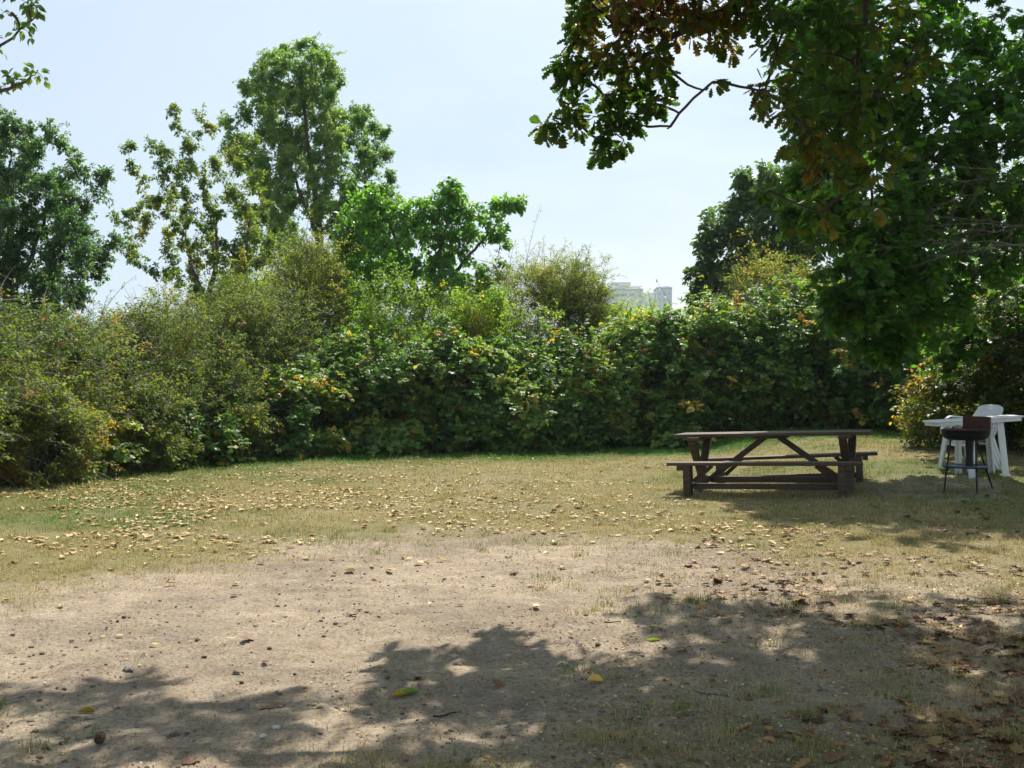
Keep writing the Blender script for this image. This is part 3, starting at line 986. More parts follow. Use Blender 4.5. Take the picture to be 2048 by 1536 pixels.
def odd_bits():
    # curled half green leaf on the track
    def curl(L, w, turn, c0, c1, tip=0):
        g = Geo()
        nu, nv = 12, 9
        u = np.linspace(0, 1, nu); v = np.linspace(-1, 1, nv)
        U, V = np.meshgrid(u, v, indexing='ij')
        half = w * np.sin(np.pi * np.clip(U * .93 + .05, 0, 1)) ** .7
        a = V * turn
        x = half * np.sin(a) / max(turn, .1)
        z = half * (1 - np.cos(a)) / max(turn, .1) + tip * U ** 3
        y = (U - .5) * L
        P = np.stack([x, y, z], -1)
        Q = P + np.array([0, 0, -.0015])
        idx = np.arange(nu * nv).reshape(nu, nv)
        q = np.stack([idx[:-1, :-1], idx[1:, :-1], idx[1:, 1:], idx[:-1, 1:]], -1).reshape(-1, 4)
        t = np.repeat(c0 + (c1 - c0) * u, nv)
        g.add(P.reshape(-1, 3), q, t); g.add(Q.reshape(-1, 3), q[:, ::-1], t)
        return g
    x, y, z = ground_at(812, 1392)
    mat = leaf_mat("half_green_leaf", [(0, (.5, .3, .05)), (.3, (.42, .36, .08)), (.6, (.20, .28, .08)), (1, (.24, .32, .12))], .3, .5, .4)
    single_mesh("curled_leaf", "large curled leaf, half yellow half green, on the bare track", "fallen leaf", curl(.13, .04, 1.5, 0, 1, .02), mat, (x, y, z + .006), -1.35, True)
    m2 = leaf_mat("brown_green_leaf", [(0, (.22, .16, .03)), (1, (.30, .23, .04))], .3, .5, .4)
    x, y, z = ground_at(173, 1426)
    single_mesh("curled_leaf", "rolled olive brown leaf on the shaded track, beside the little cone", "fallen leaf", curl(.075, .026, 1.9, 0, 1), m2, (x, y, z + .006), 1.5, True)
    x, y, z = ground_at(700, 1147)
    single_mesh("curled_leaf", "olive leaf lying alone on the pale gravel patch, sunlit", "fallen leaf", curl(.085, .035, .8, 0, 1), m2, (x, y, z + .008), 1.2, True)
    m3 = leaf_mat("tan_leaf", [(0, (.5, .38, .16)), (1, (.6, .48, .22))], .3, .5, .3)
    x, y, z = ground_at(1190, 1364)
    single_mesh("curled_leaf", "rolled tan leaf in the sunny gap between tree shadows", "fallen leaf", curl(.075, .04, 1.9, 0, 1), m3, (x, y, z + .008), 1.4, True)
    m4 = leaf_mat("pale_green_leaf", [(0, (.34, .38, .15)), (1, (.42, .44, .2))], .3, .5, .3)
    x, y, z = ground_at(1308, 1282)
    single_mesh("curled_leaf", "pale green leaf resting on the earth just inside the oak shadow", "fallen leaf", curl(.085, .028, 1.2, 0, 1), m4, (x, y, z + .006), 1.5, True)
    # little cone on the track: scales in spirals round a core
    g = Geo()
    L = .05
    core = [(0, -.5), (.17, -.42), (.26, -.15), (.24, .15), (.13, .42), (0, .5)]
    g.lathe([(r * L, zz * L) for r, zz in core], n=14)
    k = np.arange(70)
    tt = (k + .5) / 70
    an = k * 2.39996
    rr = np.interp(tt * 1.0 - .5, [c[1] for c in core], [c[0] for c in core]) * L
    Pp = np.stack([rr * np.cos(an), rr * np.sin(an), (tt - .5) * L], 1)
    out = np.stack([np.cos(an), np.sin(an), np.full(70, .55)], 1)
    leaves(g, OVATE, Pp - unit(out) * .002, out, np.stack([-np.cos(an) * .5, -np.sin(an) * .5, np.ones(70)], 1), np.full(70, .016), .5, .8)
    x, y, z = ground_at(199, 1488)
    o = single_mesh("tree_cone", "small brown tree cone lying on the track, its stalk end up", "cone", g, M['cone'], (x, y, z + .022), .4)
    o.rotation_euler = (.5, .3, .4)
    for px, py, s, lab, mt in ((347, 1472, .05, "dark flat topped stone on the track at the edge of the shadow", 'clod'),
                               (553, 1456, .032, "small white stone, the paler of two in the shaded track", 'pale_stone'),
                               (527, 1473, .034, "flat whitish stone, lying nearer than its paler twin", 'pale_stone'),
                               (475, 1347, .05, "upright dark lump of earth on the sunlit track", 'clod'),
                               (256, 1342, .06, "crumbled reddish clod just above the shadow edge", 'stone'),
                               (915, 1330, .045, "dark clod beside the tip of the leafy shadow", 'clod')):
        g = Geo()
        v, f = rock_shape(px, .6, 3)
        g.add(v * s, f)
        x, y, z = ground_at(px, py)
        single_mesh("stone" if mt != 'clod' else "clod", lab, "stone" if mt != 'clod' else "clod", g, M[mt], (x, y, z - .004), px)
    # thin sticks
    for k, (px, py, l, a) in enumerate(((1225, 1246, .11, .1), (1370, 1300, .16, .9), (1420, 1390, .2, 2.4), (890, 1432, .12, .5), (1640, 1370, .18, 1.2))):
        g = Geo()
        t = np.linspace(-.5, .5, 6)
        g.tubes(np.stack([t * l, .02 * np.sin(t * 6) * l * 4, np.abs(t) * .01 + .004], 1), np.linspace(.005, .003, 6), 5)
        x, y, z = ground_at(px, py)
        lab = ["short dark stick on bare earth at the shadow edge", "thin bent stick on the shaded earth behind the tan leaf", "long pale stick among grass in the deep oak shade",
               "short stick on the track between clods and shadow", "grey stick among brown oak leaves in the shade"][k]
        single_mesh("stick", lab, "stick", g, M['bark_dark'] if k in (0, 3) else M['dead_twig'], (x, y, z), a)


odd_bits()


# ------------------------------------------------------------------ picnic table and benches
def mesh_part(name, g, mat, root, smooth=False):
    return g.build(name, mat, root, smooth)


def seat_on_slope(root, hw):
    """tilts a long thing so that its two ends stand on the ground"""
    x, y, r = root.location.x, root.location.y, root.rotation_euler.z
    a = float(ground_z(x - hw * math.cos(r), y - hw * math.sin(r))); b = float(ground_z(x + hw * math.cos(r), y + hw * math.sin(r)))
    root.location.z = (a + b) / 2
    root.rotation_euler.y = -math.atan2(b - a, 2 * hw)


def make_bench(x, y, rz, L, label, sink=0.0):
    root = empty("bench", (x, y, 0), rz)
    tag(root, label, "bench", "benches at the picnic table")
    w = .30
    for k in (-1, 1):
        g = Geo(); g.box((0, k * .077, .437), (L, .146, .042), bev=.006, tint=.5)
        mesh_part("seat_plank", g, M['wood'], root)
    for sx in (-1, 1):
        g = Geo()
        g.box((sx * (L / 2 - .26), -.105, .2), (.095, .075, .43), bev=.005)
        mesh_part("leg", g, M['wood'], root)
        g = Geo()
        g.box((sx * (L / 2 - .26), .105, .2), (.095, .075, .43), bev=.005)
        mesh_part("leg", g, M['wood'], root)
        g = Geo(); g.box((sx * (L / 2 - .17), 0, .385), (.075, .3, .06), bev=.004)
        mesh_part("cleat", g, M['wood'], root)
        g = Geo(); g.box((sx * (L / 2 - .26), 0, .13), (.05, .135, .09), bev=.004)
        mesh_part("crossbar", g, M['wood'], root)
    g = Geo(); g.box((0, 0, .14), (L - .57, .05, .075), bev=.004)
    mesh_part("stretcher", g, M['wood'], root)
    for sx in (-1, 1):
        g = Geo(); g.beam((sx * (L / 2 - .33), 0, .2), (sx * (L / 2 - .58), 0, .41), .05, .055)
        mesh_part("brace", g, M['wood'], root)
    seat_on_slope(root, L / 2 - .26)
    root.location.z -= sink
    return root


def make_table(x, y, rz, L):
    root = empty("picnic_table", (x, y, 0), rz)
    tag(root, "dark weathered wooden picnic table with crossed legs and diagonal braces", "table")
    for k in range(5):
        g = Geo(); g.box((rng.normal(0, .008), (k - 2) * .152, .785 + rng.normal(0, .001)), (L, .144, .042), bev=.006)
        mesh_part("top_plank", g, M['wood'], root)
    ex = L / 2 - .30
    for sx in (-1, 1):
        for k, sy in enumerate((-1, 1)):
            g = Geo()
            off = (k - .5) * .052
            g.beam((sx * ex + off, -sy * .40, -.03), (sx * ex + off, sy * .42, .72), .048, .105, up=(1, 0, 0))
            mesh_part("leg", g, M['wood'], root)
        g = Geo(); g.box((sx * ex, 0, .742), (.16, .9, .044), bev=.004)
        mesh_part("cross_beam", g, M['wood'], root)
        g = Geo(); g.box((sx * (ex - .10), 0, .17), (.07, .42, .09), bev=.004)
        mesh_part("crossbar", g, M['wood'], root)
        g = Geo(); g.beam((sx * (ex - .12), 0, .16), (sx * .10, 0, .735), .06, .075)
        mesh_part("brace", g, M['wood'], root)
    g = Geo(); g.box((0, 0, .155), (2 * ex - .28, .055, .085), bev=.004)
    mesh_part("stretcher", g, M['wood'], root)
    g = Geo(); g.box((0, 0, .745), (.42, .6, .034), bev=.004)
    mesh_part("middle_batten", g, M['wood'], root)
    seat_on_slope(root, ex)
    return root


make_table(3.60, 15.1, R(-22), 2.60)
make_bench(3.28, 14.3, R(-17), 2.48, "dark wooden bench on the near side of the picnic table")
make_bench(4.03, 15.95, R(-17), 2.48, "dark wooden bench on the hedge side of the picnic table", .05)


# ------------------------------------------------------------------ grill
def make_grill(x, y):
    z = float(gz(x, y))
    root = empty("charcoal_grill", (x, y, z), R(0))
    tag(root, "black charcoal grill on thin legs with rusty wind guard", "grill")
    g = Geo()
    g.lathe([(.02, .715), (.24, .72), (.295, .75), (.322, .80), (.33, .845), (.337, .848), (.337, .856), (.325, .856), (.312, .80), (.28, .757), (.2, .735), (.02, .73)], n=48)
    mesh_part("fire_bowl", g, M['black_iron'], root, True)
    g = Geo()
    a0, a1 = R(-46), R(74)
    g.lathe([(.326, .85), (.329, 1.03), (.334, 1.036), (.334, 1.028), (.332, .85)], n=40, a0=a0, a1=a1)
    for zz in (.9, .96, 1.0):
        an = np.linspace(a0, a1, 30)
        g.tubes(np.stack([.332 * np.cos(an), .332 * np.sin(an), np.full(30, zz)], 1), np.full(30, .004), 5)
    mesh_part("wind_guard", g, M['rust'], root, True)
    g = Geo()
    for k in np.linspace(-.28, .28, 19):
        hw = math.sqrt(.31 ** 2 - k * k)
        g.tubes(np.array([[k, -hw, .862], [k, 0, .862], [k, hw, .862]]), np.full(3, .003), 5)
    an = np.linspace(0, 6.2832, 40)
    g.tubes(np.stack([.31 * np.cos(an), .31 * np.sin(an), np.full(40, .862)], 1), np.full(40, .004), 5)
    mesh_part("cooking_grate", g, M['rust'], root)
    for fx, fy, tx, ty in ((-.36, -.12, -.25, -.1), (.05, -.27, .06, -.2), (.50, .22, .17, .06)):
        g = Geo()
        g.tubes(np.array([[fx, fy, -.02], [(fx + tx) / 2, (fy + ty) / 2, .36], [tx, ty, .74]]), np.array([.012, .013, .013]), 8)
        lg = mesh_part("leg", g, M['black_iron'], root, True)
        g = Geo()
        g.lathe([(.0, -.012), (.016, -.012), (.017, .02), (.0, .024)], (fx, fy, 0), n=10)
        mesh_part("foot_cap", g, M['black_iron'], lg, True)
    g = Geo()
    g.lathe([(.0, .352), (.29, .352), (.30, .34), (.305, .372), (.30, .374), (.294, .36), (.0, .36)], n=40)
    mesh_part("shelf", g, M['blue_iron'], root, True)
    g = Geo()
    g.tubes(np.array([[.05, -.02, .36], [.05, -.02, .5], [.05, -.02, .73]]), np.array([.055, .05, .06]), 14)
    mesh_part("ash_pipe", g, M['black_iron'], root, True)
    return root


make_grill(*ground_at(1931, 985)[:2]).scale = (.91, .91, .945)


# ------------------------------------------------------------------ white plastic chairs and board
def sheet(fn, nu, nv, th):
    """thin solid sheet from a function of (u, v)"""
    U, V = np.meshgrid(np.linspace(0, 1, nu), np.linspace(0, 1, nv), indexing='ij')
    P = fn(U, V)
    du = np.gradient(P, axis=0); dv = np.gradient(P, axis=1)
    N = unit(np.cross(du, dv)) * th
    idx = np.arange(nu * nv).reshape(nu, nv)
    q = np.stack([idx[:-1, :-1], idx[1:, :-1], idx[1:, 1:], idx[:-1, 1:]], -1).reshape(-1, 4)
    n = nu * nv
    rim = np.concatenate([idx[:, 0], idx[-1, 1:], idx[-2::-1, -1], idx[0, -2:0:-1]])
    r2 = np.roll(rim, -1)
    return np.vstack([P.reshape(-1, 3), (P - N).reshape(-1, 3)]), np.vstack([q, q[:, ::-1] + n, np.stack([rim, rim + n, r2 + n, r2], 1)])


def make_chair(label):
    """garden chair moulded in one piece; faces -Y, origin on the ground under the seat"""
    root = empty("plastic_chair", (0, 0, 0))
    tag(root, label, "chair", "white plastic chairs stacked by the grill")
    g = Geo()
    g.add(*sheet(lambda u, v: np.stack([(u - .5) * (.45 - .05 * v), -.23 + .46 * v, .44 - .035 * v - .02 * np.sin(np.pi * u) - .05 * np.clip(.12 - v, 0, 1) / .12], -1), 13, 13, .01))
    mesh_part("seat", g, M['plastic'], root, True)
    g = Geo()
    bk = lambda u, v: np.stack([(u - .5) * (.43 + .05 * v) * (1 - .10 * v ** 6), .22 + .15 * v + .03 * np.cos((u - .5) * 3), .40 + .46 * v - .04 * (2 * u - 1) ** 4 * v], -1)
    # frame of the back with upright slots between slats
    for a, b in ((0, .12), (.2, .3), (.38, .48), (.52, .62), (.70, .80), (.88, 1)):
        g.add(*sheet(lambda u, v, a=a, b=b: bk(a + (b - a) * u, v * .84 + .02), 4, 12, .011))
    g.add(*sheet(lambda u, v: bk(u, .84 + .16 * v) + np.array([0, .0015, 0]), 17, 6, .015))
    mesh_part("backrest", g, M['plastic'], root, True)
    for sx in (-1, 1):
        g = Geo()
        t = np.linspace(0, 1, 16)
        cy = np.interp(t, [0, .15, .35, .8, 1], [-.27, -.27, -.19, .2, .3])
        cz = np.interp(t, [0, .15, .35, .8, 1], [.55, .63, .66, .655, .64])
        for _ in range(2):
            cy[1:-1] = (cy[:-2] + 2 * cy[1:-1] + cy[2:]) / 4; cz[1:-1] = (cz[:-2] + 2 * cz[1:-1] + cz[2:]) / 4
        g.add(*sheet(lambda u, v: np.stack([sx * (.235 + .03 * np.interp(u, [0, .5, 1], [0, 1, 0]) + (v - .5) * .05), np.interp(u, t, cy), np.interp(u, t, cz) - .012 * (2 * v - 1) ** 2], -1)[:, ::(1 if sx > 0 else -1)], 16, 5, .012))
        mesh_part("armrest", g, M['plastic'], root, True)
        for nm, top, bot in (("front", (sx * .225, -.25, .56), (sx * .285, -.31, 0)), ("rear", (sx * .205, .2, .42), (sx * .255, .36, 0))):
            g = Geo()
            top, bot = np.array(top), np.array(bot)
            w0, w1 = .085, .05
            for axis_ in (0, 1):              # the leg is an angle of two webs
                def web(u, v, axis_=axis_):
                    c = top[None, None] * (1 - u[..., None]) + bot[None, None] * u[..., None]
                    w = (w0 + (w1 - w0) * u) * v
                    o = np.zeros(c.shape)
                    if axis_ == 0: o[..., 0] = -sx * w
                    else: o[..., 1] = w * (1 if nm == "front" else -1)
                    return c + o
                g.add(*sheet(web, 8, 3, .007))
            mesh_part("leg", g, M['plastic'], root, True)
    return root


def copy_thing(src, label):
    r = src.copy(); COL.objects.link(r); r["label"] = label
    for ch in src.children:
        c = ch.copy(); COL.objects.link(c); c.parent = r
    return r


ch0 = make_chair("white plastic garden chair at the bottom of the stack behind the grill")
ch1 = copy_thing(ch0, "white plastic garden chair in the middle of the stack behind the grill")
ch2 = copy_thing(ch0, "white plastic garden chair topmost of the stack behind the grill")
cx, cy = 6.71, 16.15
cz = float(ground_z(cx, cy))
ch0.location = (cx, cy, cz); ch0.rotation_euler = (0, 0, R(-62))
ch1.location = (cx + .03, cy + .02, cz + .065); ch1.rotation_euler = (R(-1.5), 0, R(-62))
ch2.location = (cx + .06, cy + .04, cz + .13); ch2.rotation_euler = (R(-3), 0, R(-62))
tb = empty("garden_table", (6.60, 15.62, float(ground_z(6.6, 15.62))))
tb.rotation_euler = (0, R(-3.6), R(5))
tag(tb, "narrow white plastic garden table standing tilted behind the grill", "table")
g = Geo()
g.box((0, 0, .815), (1.28, .44, .03), bev=.012)
mesh_part("table_top", g, M['plastic'], tb)
g = Geo()
for sy in (-1, 1):
    g.box((0, sy * .2, .78), (1.22, .02, .05), bev=.004)
for sx in (-1, 1):
    g.box((sx * .6, 0, .78), (.02, .38, .05), bev=.004)
mesh_part("apron", g, M['plastic'], tb)
for sx, xx in ((-1, -.13), (1, .31)):
    for sy in (-1, 1):
        g = Geo()
        a, b = np.array([xx, sy * .17, .80]), np.array([xx + sx * .03, sy * .19, -.02])
        for k, w_ in enumerate(((.10, .012), (.012, .06))):
            g.beam(a + np.array([0, -sy * .03 * k, 0]), b + np.array([0, -sy * .03 * k, 0]), w_[1], w_[0], bev=.003, up=(1, 0, 0))
        mesh_part("leg", g, M['plastic'], tb)


# ------------------------------------------------------------------ hedge and shrubs
T0 = dict(leaf=TRIFOL, mat=M['bramble'])
HEDGE = "bushes of the overgrown hedge"


def hedge():
    th = dict(leaf=KITE, mat=M['thicket'], size=.058, lt=13, sprig_len=.34, caneM=M['bark_pale'], group=HEDGE, flat=.45, wid=(.5, .75))
    bush("thorn_bush", "dark thorn bush with grey dead twigs at the near end of the hedge", (-8.7, 15.4), 1.7, 2.6, ry=2.4, sprigs=3000, seed=1, dead=420, tint=(0, .95), **th)
    bush("thorn_bush", "tangled olive thorn bush with many bare twigs above the leaf litter", (-8.1, 18.6), 1.75, 2.9, ry=2.5, sprigs=3300, seed=2, dead=480, tint=(.1, 1), **th)
    bush("thorn_bush", "rounded yellowish green thorn bush next to the pale bramble mound", (-7.1, 21.9), 2.1, 2.95, ry=2.3, sprigs=3600, seed=3, dead=200, tint=(.2, .96), **th)
    bush("thorn_bush", "tall thorn bush with feathery yellow green crest under the thinning tree", (-6.0, 24.5), 2.3, 3.55, sprigs=3400, seed=4, dead=40, tint=(.35, .85), shoots=40, shoot_len=1.2, **th)
    bush("thorn_bush", "low dull green thorn bush beside the gap of open sky", (-9.2, 22.0), 1.9, 2.5, sprigs=2300, seed=5, dead=60, tint=(.1, .8), **th)
    bush("thorn_bush", "high thorn bush pressed against the trunk of the dark bushy tree", (-11.3, 22.6), 1.9, 2.9, sprigs=1900, seed=7, dead=30, tint=(.0, .7), **th)
    bush("thorn_bush", "grey green thorn bush at the foot of the dark rounded tree", (-10.2, 19.4), 1.7, 2.6, sprigs=1900, seed=6, dead=60, tint=(.0, .8), **th)
    th2 = dict(th); th2.update(sprigs=900, shoots=16, dead=40)
    bush("thorn_bush", "small leafy thorn bush pushing out onto the yellow leaf litter", (-6.4, 19.2), .9, 1.5, seed=51, tint=(.2, .9), **th2)
    bush("thorn_bush", "rust flecked thorn bush at the very edge of the leaf litter, nearest of all", (-7.0, 16.3), .8, 1.5, seed=52, tint=(.3, 1), **th2)
    bush("thorn_bush", "knee high thorn bush between the pale bramble mound and the turf", (-5.6, 21.6), .9, 1.3, seed=53, tint=(.1, .9), **th2)
    bush("thorn_bush", "round topped thorn bush standing higher than the tangled olive one before it", (-8.0, 20.3), 1.1, 2.75, seed=54, tint=(.3, .85), **th2)
    br = dict(leaf=TRIFOL, mat=M['bramble'], size=.088, lt=7, sprig_len=.42, group=HEDGE, flat=.55, sprays=95, spray_len=.75, cat="bramble")
    data = [
        ("bramble_bush", "bramble sprays with pale leaves growing through the thorn bushes", (-6.0, 20.7), .8, 1.2, 420, 23, dict(shoots=4)),
        ("bramble_bush", "bramble creeping through the near thorn bushes close to the ground", (-7.1, 17.4), .7, 1.0, 360, 24, dict(shoots=4)),
        ("bramble_bush", "pale leaved bramble mound spilling onto the grass beside the thorn bushes", (-4.7, 23.0), 1.15, 1.75, 1100, 11, dict()),
        ("bramble_bush", "bramble bush with a rusty patch under the olive shrub", (-3.3, 24.9), 1.8, 2.45, 1700, 12, dict()),
        ("bramble_bush", "bramble bush below the broad bright green tree", (-1.2, 25.4), 1.9, 2.5, 1800, 13, dict()),
        ("bramble_bush", "low bramble mound reaching out over the green grass, glossy leaves", (.3, 24.6), 1.0, 1.35, 900, 14, dict()),
        ("bramble_bush", "bramble bush flecked with yellow leaves below the airy shrub", (1.3, 26.3), 1.9, 2.65, 1800, 15, dict()),
        ("bramble_bush", "bramble bush in front of the far pale buildings", (3.3, 27.0), 1.9, 3.0, 1800, 16, dict()),
        ("bramble_bush", "high bramble bush behind the end of the picnic table", (5.3, 27.4), 1.7, 3.3, 1900, 17, dict()),
        ("bramble_bush", "bramble bush with brown canes in the shadow of the big maple", (7.4, 27.4), 1.8, 3.6, 1900, 18, dict(dead=60)),
        ("bramble_bush", "deeply shaded bramble bush at the inner corner of the clearing", (9.6, 26.0), 1.8, 3.2, 1700, 19, dict()),
        ("bramble_bush", "dark bramble bush behind the white chairs", (11.6, 23.5), 1.9, 3.2, 1600, 20, dict()),
        ("bramble_bush", "small bramble clump on the grass edge in front of the rusty patch", (-2.6, 24.0), .8, 1.0, 520, 21, dict(shoots=3)),
        ("bramble_bush", "small bramble clump on the grass edge near the picnic bench", (3.6, 25.6), .85, 1.25, 560, 22, dict(shoots=3)),
    ]
    for nm, lab, b, r, h, n, sd, kw in data:
        k = dict(br); k.update(kw)
        bush(nm, lab, b, r, h, sprigs=n, seed=sd, canes=30, shoots=k.pop('shoots', 30), shoot_len=.85, **k)
    k = dict(br)
    bush("bramble_bush", "bramble bush filling the hedge between the olive orange shrub and the dark corner", (8.6, 28.9), 1.7, 3.1, sprigs=1500, seed=25, **k)
    li = dict(leaf=KITE, mat=M['lime'], size=.07, lt=14, sprig_len=.42, caneM=M['cane'], group=HEDGE, flat=.4, wid=(.35, .55))
    bush("wild_shrub", "yellow green shrub rising behind the brambles, left of the airy shrub", (-.8, 27.2), 2.0, 3.9, sprigs=2400, seed=31, shoots=40, shoot_len=1.0, airy=.04, **li)
    bush("wild_shrub", "light green shrub behind the brambles under the broad green tree", (-3.1, 26.8), 2.0, 3.9, sprigs=2400, seed=32, shoots=36, shoot_len=.9, airy=.03, tint=(0, .7), **li)
    bush("wild_shrub", "bright yellow green shrub at the hedge top beside the open sky", (-7.6, 26.6), 1.6, 3.7, sprigs=1700, seed=33, shoots=46, shoot_len=1.1, airy=.08, **li)
    bush("wild_shrub", "light green shrub rising between the thinning tree and the olive yellow one", (-6.4, 28.4), 1.8, 4.5, sprigs=2000, seed=38, shoots=40, shoot_len=.9, airy=.04, tint=(.1, .9), **li)
    bush("wild_shrub", "yellow flecked shrub closing the hedge top left of the far buildings", (3.5, 28.9), 1.8, 3.75, sprigs=1900, seed=39, shoots=30, shoot_len=.7, airy=.05, tint=(.1, 1), **li)
    # the airy shrub against the sky
    ol = dict(leaf=KITE, mat=M['olive'], size=.065, caneM=M['bark'], group=HEDGE, flat=.35, wid=(.35, .55))
    bush("wild_shrub", "airy olive shrub with wispy twigs against the pale sky", (.9, 29.2), 1.9, 5.0, sprigs=2300, seed=34, lt=19, shoots=90, shoot_len=.85, airy=.05, sprig_len=.55, dead=24, tint=(.1, .85), **ol)
    bush("wild_shrub", "wispy yellow tipped shrub leaning out beside the airy olive one", (1.8, 29.4), 1.2, 4.6, sprigs=900, seed=35, lt=19, shoots=50, shoot_len=.9, airy=.07, sprig_len=.6, dead=14, tint=(.3, .9), **ol)
    bush("wild_shrub", "upright olive yellow shrub in front of the tall poplar trunk", (-4.9, 26.6), 1.0, 5.3, sprigs=1500, seed=36, lt=17, shoots=70, shoot_len=1.0, airy=.05, sprig_len=.5, dead=90, tint=(.05, .8), **ol)
    bush("wild_shrub", "olive and orange shrub above the brambles beneath the round dark tree", (6.9, 29.6), 1.9, 4.6, sprigs=1700, seed=37, lt=12, shoots=40, shoot_len=.9, airy=.04, sprig_len=.45, tint=(.15, 1), **ol)
    ye = dict(leaf=OVATE, mat=M['yellowshrub'], size=.075, caneM=M['bark'], group="yellowing shrubs behind the white chairs", flat=.45, lt=9, sprig_len=.4, wid=(.7, .9))
    bush("yellowing_shrub", "tall yellowing shrub at the edge of the clearing behind the white chairs", (9.3, 19.6), 1.35, 3.3, sprigs=1300, seed=41, shoots=14, **ye)
    bush("yellowing_shrub", "low sprawling yellow and green shrub just above the white board", (8.0, 19.6), 1.05, 1.5, sprigs=620, seed=42, shoots=8, **ye)
    bush("yellowing_shrub", "green shrub turning yellow at the rim of the shade beyond the grill", (9.7, 17.2), 1.2, 2.3, sprigs=800, seed=43, shoots=8, tint=(0, .75), **ye)


hedge()


# ------------------------------------------------------------------ trees
def all_trees():
    # tall poplar
    b = at(637, 700, 36); b[2] = 0
    top = at(600, 150, 36)
    tp = tips_in([(520, 140), (560, 100), (640, 100), (672, 150), (685, 230), (680, 330), (700, 420), (740, 520), (640, 560), (540, 520), (480, 440), (470, 330), (455, 260), (490, 240), (495, 180)], 36, 150, 1.7, 3)
    tp = np.vstack([tp, np.array([at(*q, 36 + .4 * math.sin(q[0])) for q in ((605, 150), (590, 180), (615, 200), (600, 230), (625, 245), (585, 270), (610, 300), (640, 320), (570, 210), (630, 170))])])
    tp = np.vstack([tp, np.array([at(*q, 36) for q in ((575, 105), (600, 98), (632, 95), (655, 120), (520, 140), (490, 185), (456, 248), (462, 300), (676, 170), (684, 240), (540, 118))])])
    tree("tall_poplar", "tall slender poplar, the highest crown above the hedge", "tree", b,
         [([b, at(640, 480, 36), at(628, 380, 36), at(612, 260, 36), top], .15, .03), ([at(637, 480, 36), at(600, 380, 36.2), at(550, 260, 36.2)], .08, .02)],
         [], KITE, M['poplar'], M['bark'], size=.082, lt=18, up=.35, droop=.08, wid=(.6, .85), tint=(.1, .95), tips=tp, steep=.75, tip_nt=62, tip_r=.75, crook=.14)
    b = at(745, 700, 37.5); b[2] = 0
    tp = tips_in([(690, 300), (700, 235), (725, 225), (745, 260), (770, 275), (780, 330), (795, 380), (810, 480), (790, 570), (680, 570), (670, 430)], 37.5, 46, 1.2, 5)
    tp = np.vstack([tp, np.array([at(*q, 37.5) for q in ((712, 228), (728, 232), (768, 272), (700, 262))])])
    tree("slim_poplar", "slim second poplar standing close against the tall one", "tree", b, [([b, at(740, 480, 37.5), at(722, 260, 37.5)], .11, .02)],
         [], KITE, M['poplar'], M['bark'], size=.082, lt=20, up=.35, wid=(.6, .85), tint=(0, .8), tips=tp, steep=.75, tip_nt=58, tip_r=.65)
    # thinning tree, branches rising to the left
    D = 27.5
    b = at(440, 740, D); b[2] = 0
    tp = tips_in([(300, 340), (345, 300), (400, 290), (440, 330), (500, 310), (530, 400), (545, 520), (540, 610), (380, 600), (300, 560), (260, 500), (290, 420)], D, 70, 1.2, 8)
    tp = np.vstack([tp, np.array([at(*q, D) for q in ((350, 225), (362, 262), (404, 240), (425, 262), (262, 300), (300, 290), (330, 305), (235, 440), (260, 432), (285, 470), (245, 500), (275, 530), (380, 300), (460, 310), (505, 290), (265, 345))])])
    tree("thinning_tree", "thinning tree with sparse yellowish leaves and upswept branches", "tree", b,
         [([b, at(405, 590, D), at(385, 540, D), at(372, 480, D)], .10, .035), ([at(415, 600, D), at(435, 520, D), at(432, 450, D)], .08, .03), ([at(440, 640, D), at(490, 520, D), at(500, 440, D)], .07, .025)],
         [], OVATE, M['sparse'], M['bark'], size=.072, lt=17, up=.3, wid=(.5, .7), tint=(.0, 1), tips=tp, steep=.6, tip_nt=38, tip_r=.46, crook=.12)
    # dark tree at the left
    D = 22
    b = at(10, 760, D); b[2] = 0
    tp = tips_in([(-120, 330), (-60, 270), (0, 270), (30, 260), (90, 300), (120, 340), (160, 380), (150, 430), (170, 480), (190, 520), (185, 590), (150, 650), (0, 660), (-150, 640), (-200, 480)], D, 150, 1.3, 13)
    tp = np.vstack([tp, np.array([at(*q, D) for q in ((22, 245), (38, 262), (100, 268), (128, 300), (160, 345), (205, 358), (165, 420), (222, 492), (205, 520), (185, 555), (8, 270), (60, 275), (118, 285), (150, 330))])])
    tree("round_tree", "dark green bushy tree with feathery boughs at the near hedge end", "tree", b,
         [([b, at(20, 560, D), at(25, 420, D), at(22, 320, D)], .13, .02), ([at(20, 600, D), at(70, 500, D), at(95, 400, D)], .07, .015), ([at(14, 600, D), at(-60, 460, D)], .07, .02)],
         [], OVATE, M['willow'], M['bark'], size=.062, lt=21, up=.3, wid=(.5, .7), tips=tp, steep=.5, tip_nt=72, tip_r=.55)
    # low dark tree between the thinning tree and the poplar
    D = 31
    b = at(560, 740, D); b[2] = 0
    tp = tips_in([(430, 500), (480, 450), (530, 430), (570, 500), (640, 500), (700, 540), (690, 640), (430, 640)], D, 70, 1.3, 21)
    tree("low_tree", "low deep green tree filling the gap beneath the tall poplar", "tree", b, [([b, at(560, 600, D), at(555, 520, D)], .1, .03)],
         [], OVATE, M['backtree'], M['bark'], size=.09, lt=16, up=.3, wid=(.5, .7), tips=tp, steep=.5, tip_nt=36, tip_r=.5)
    # broad bright tree in the middle
    D = 29
    b = at(850, 740, D); b[2] = 0
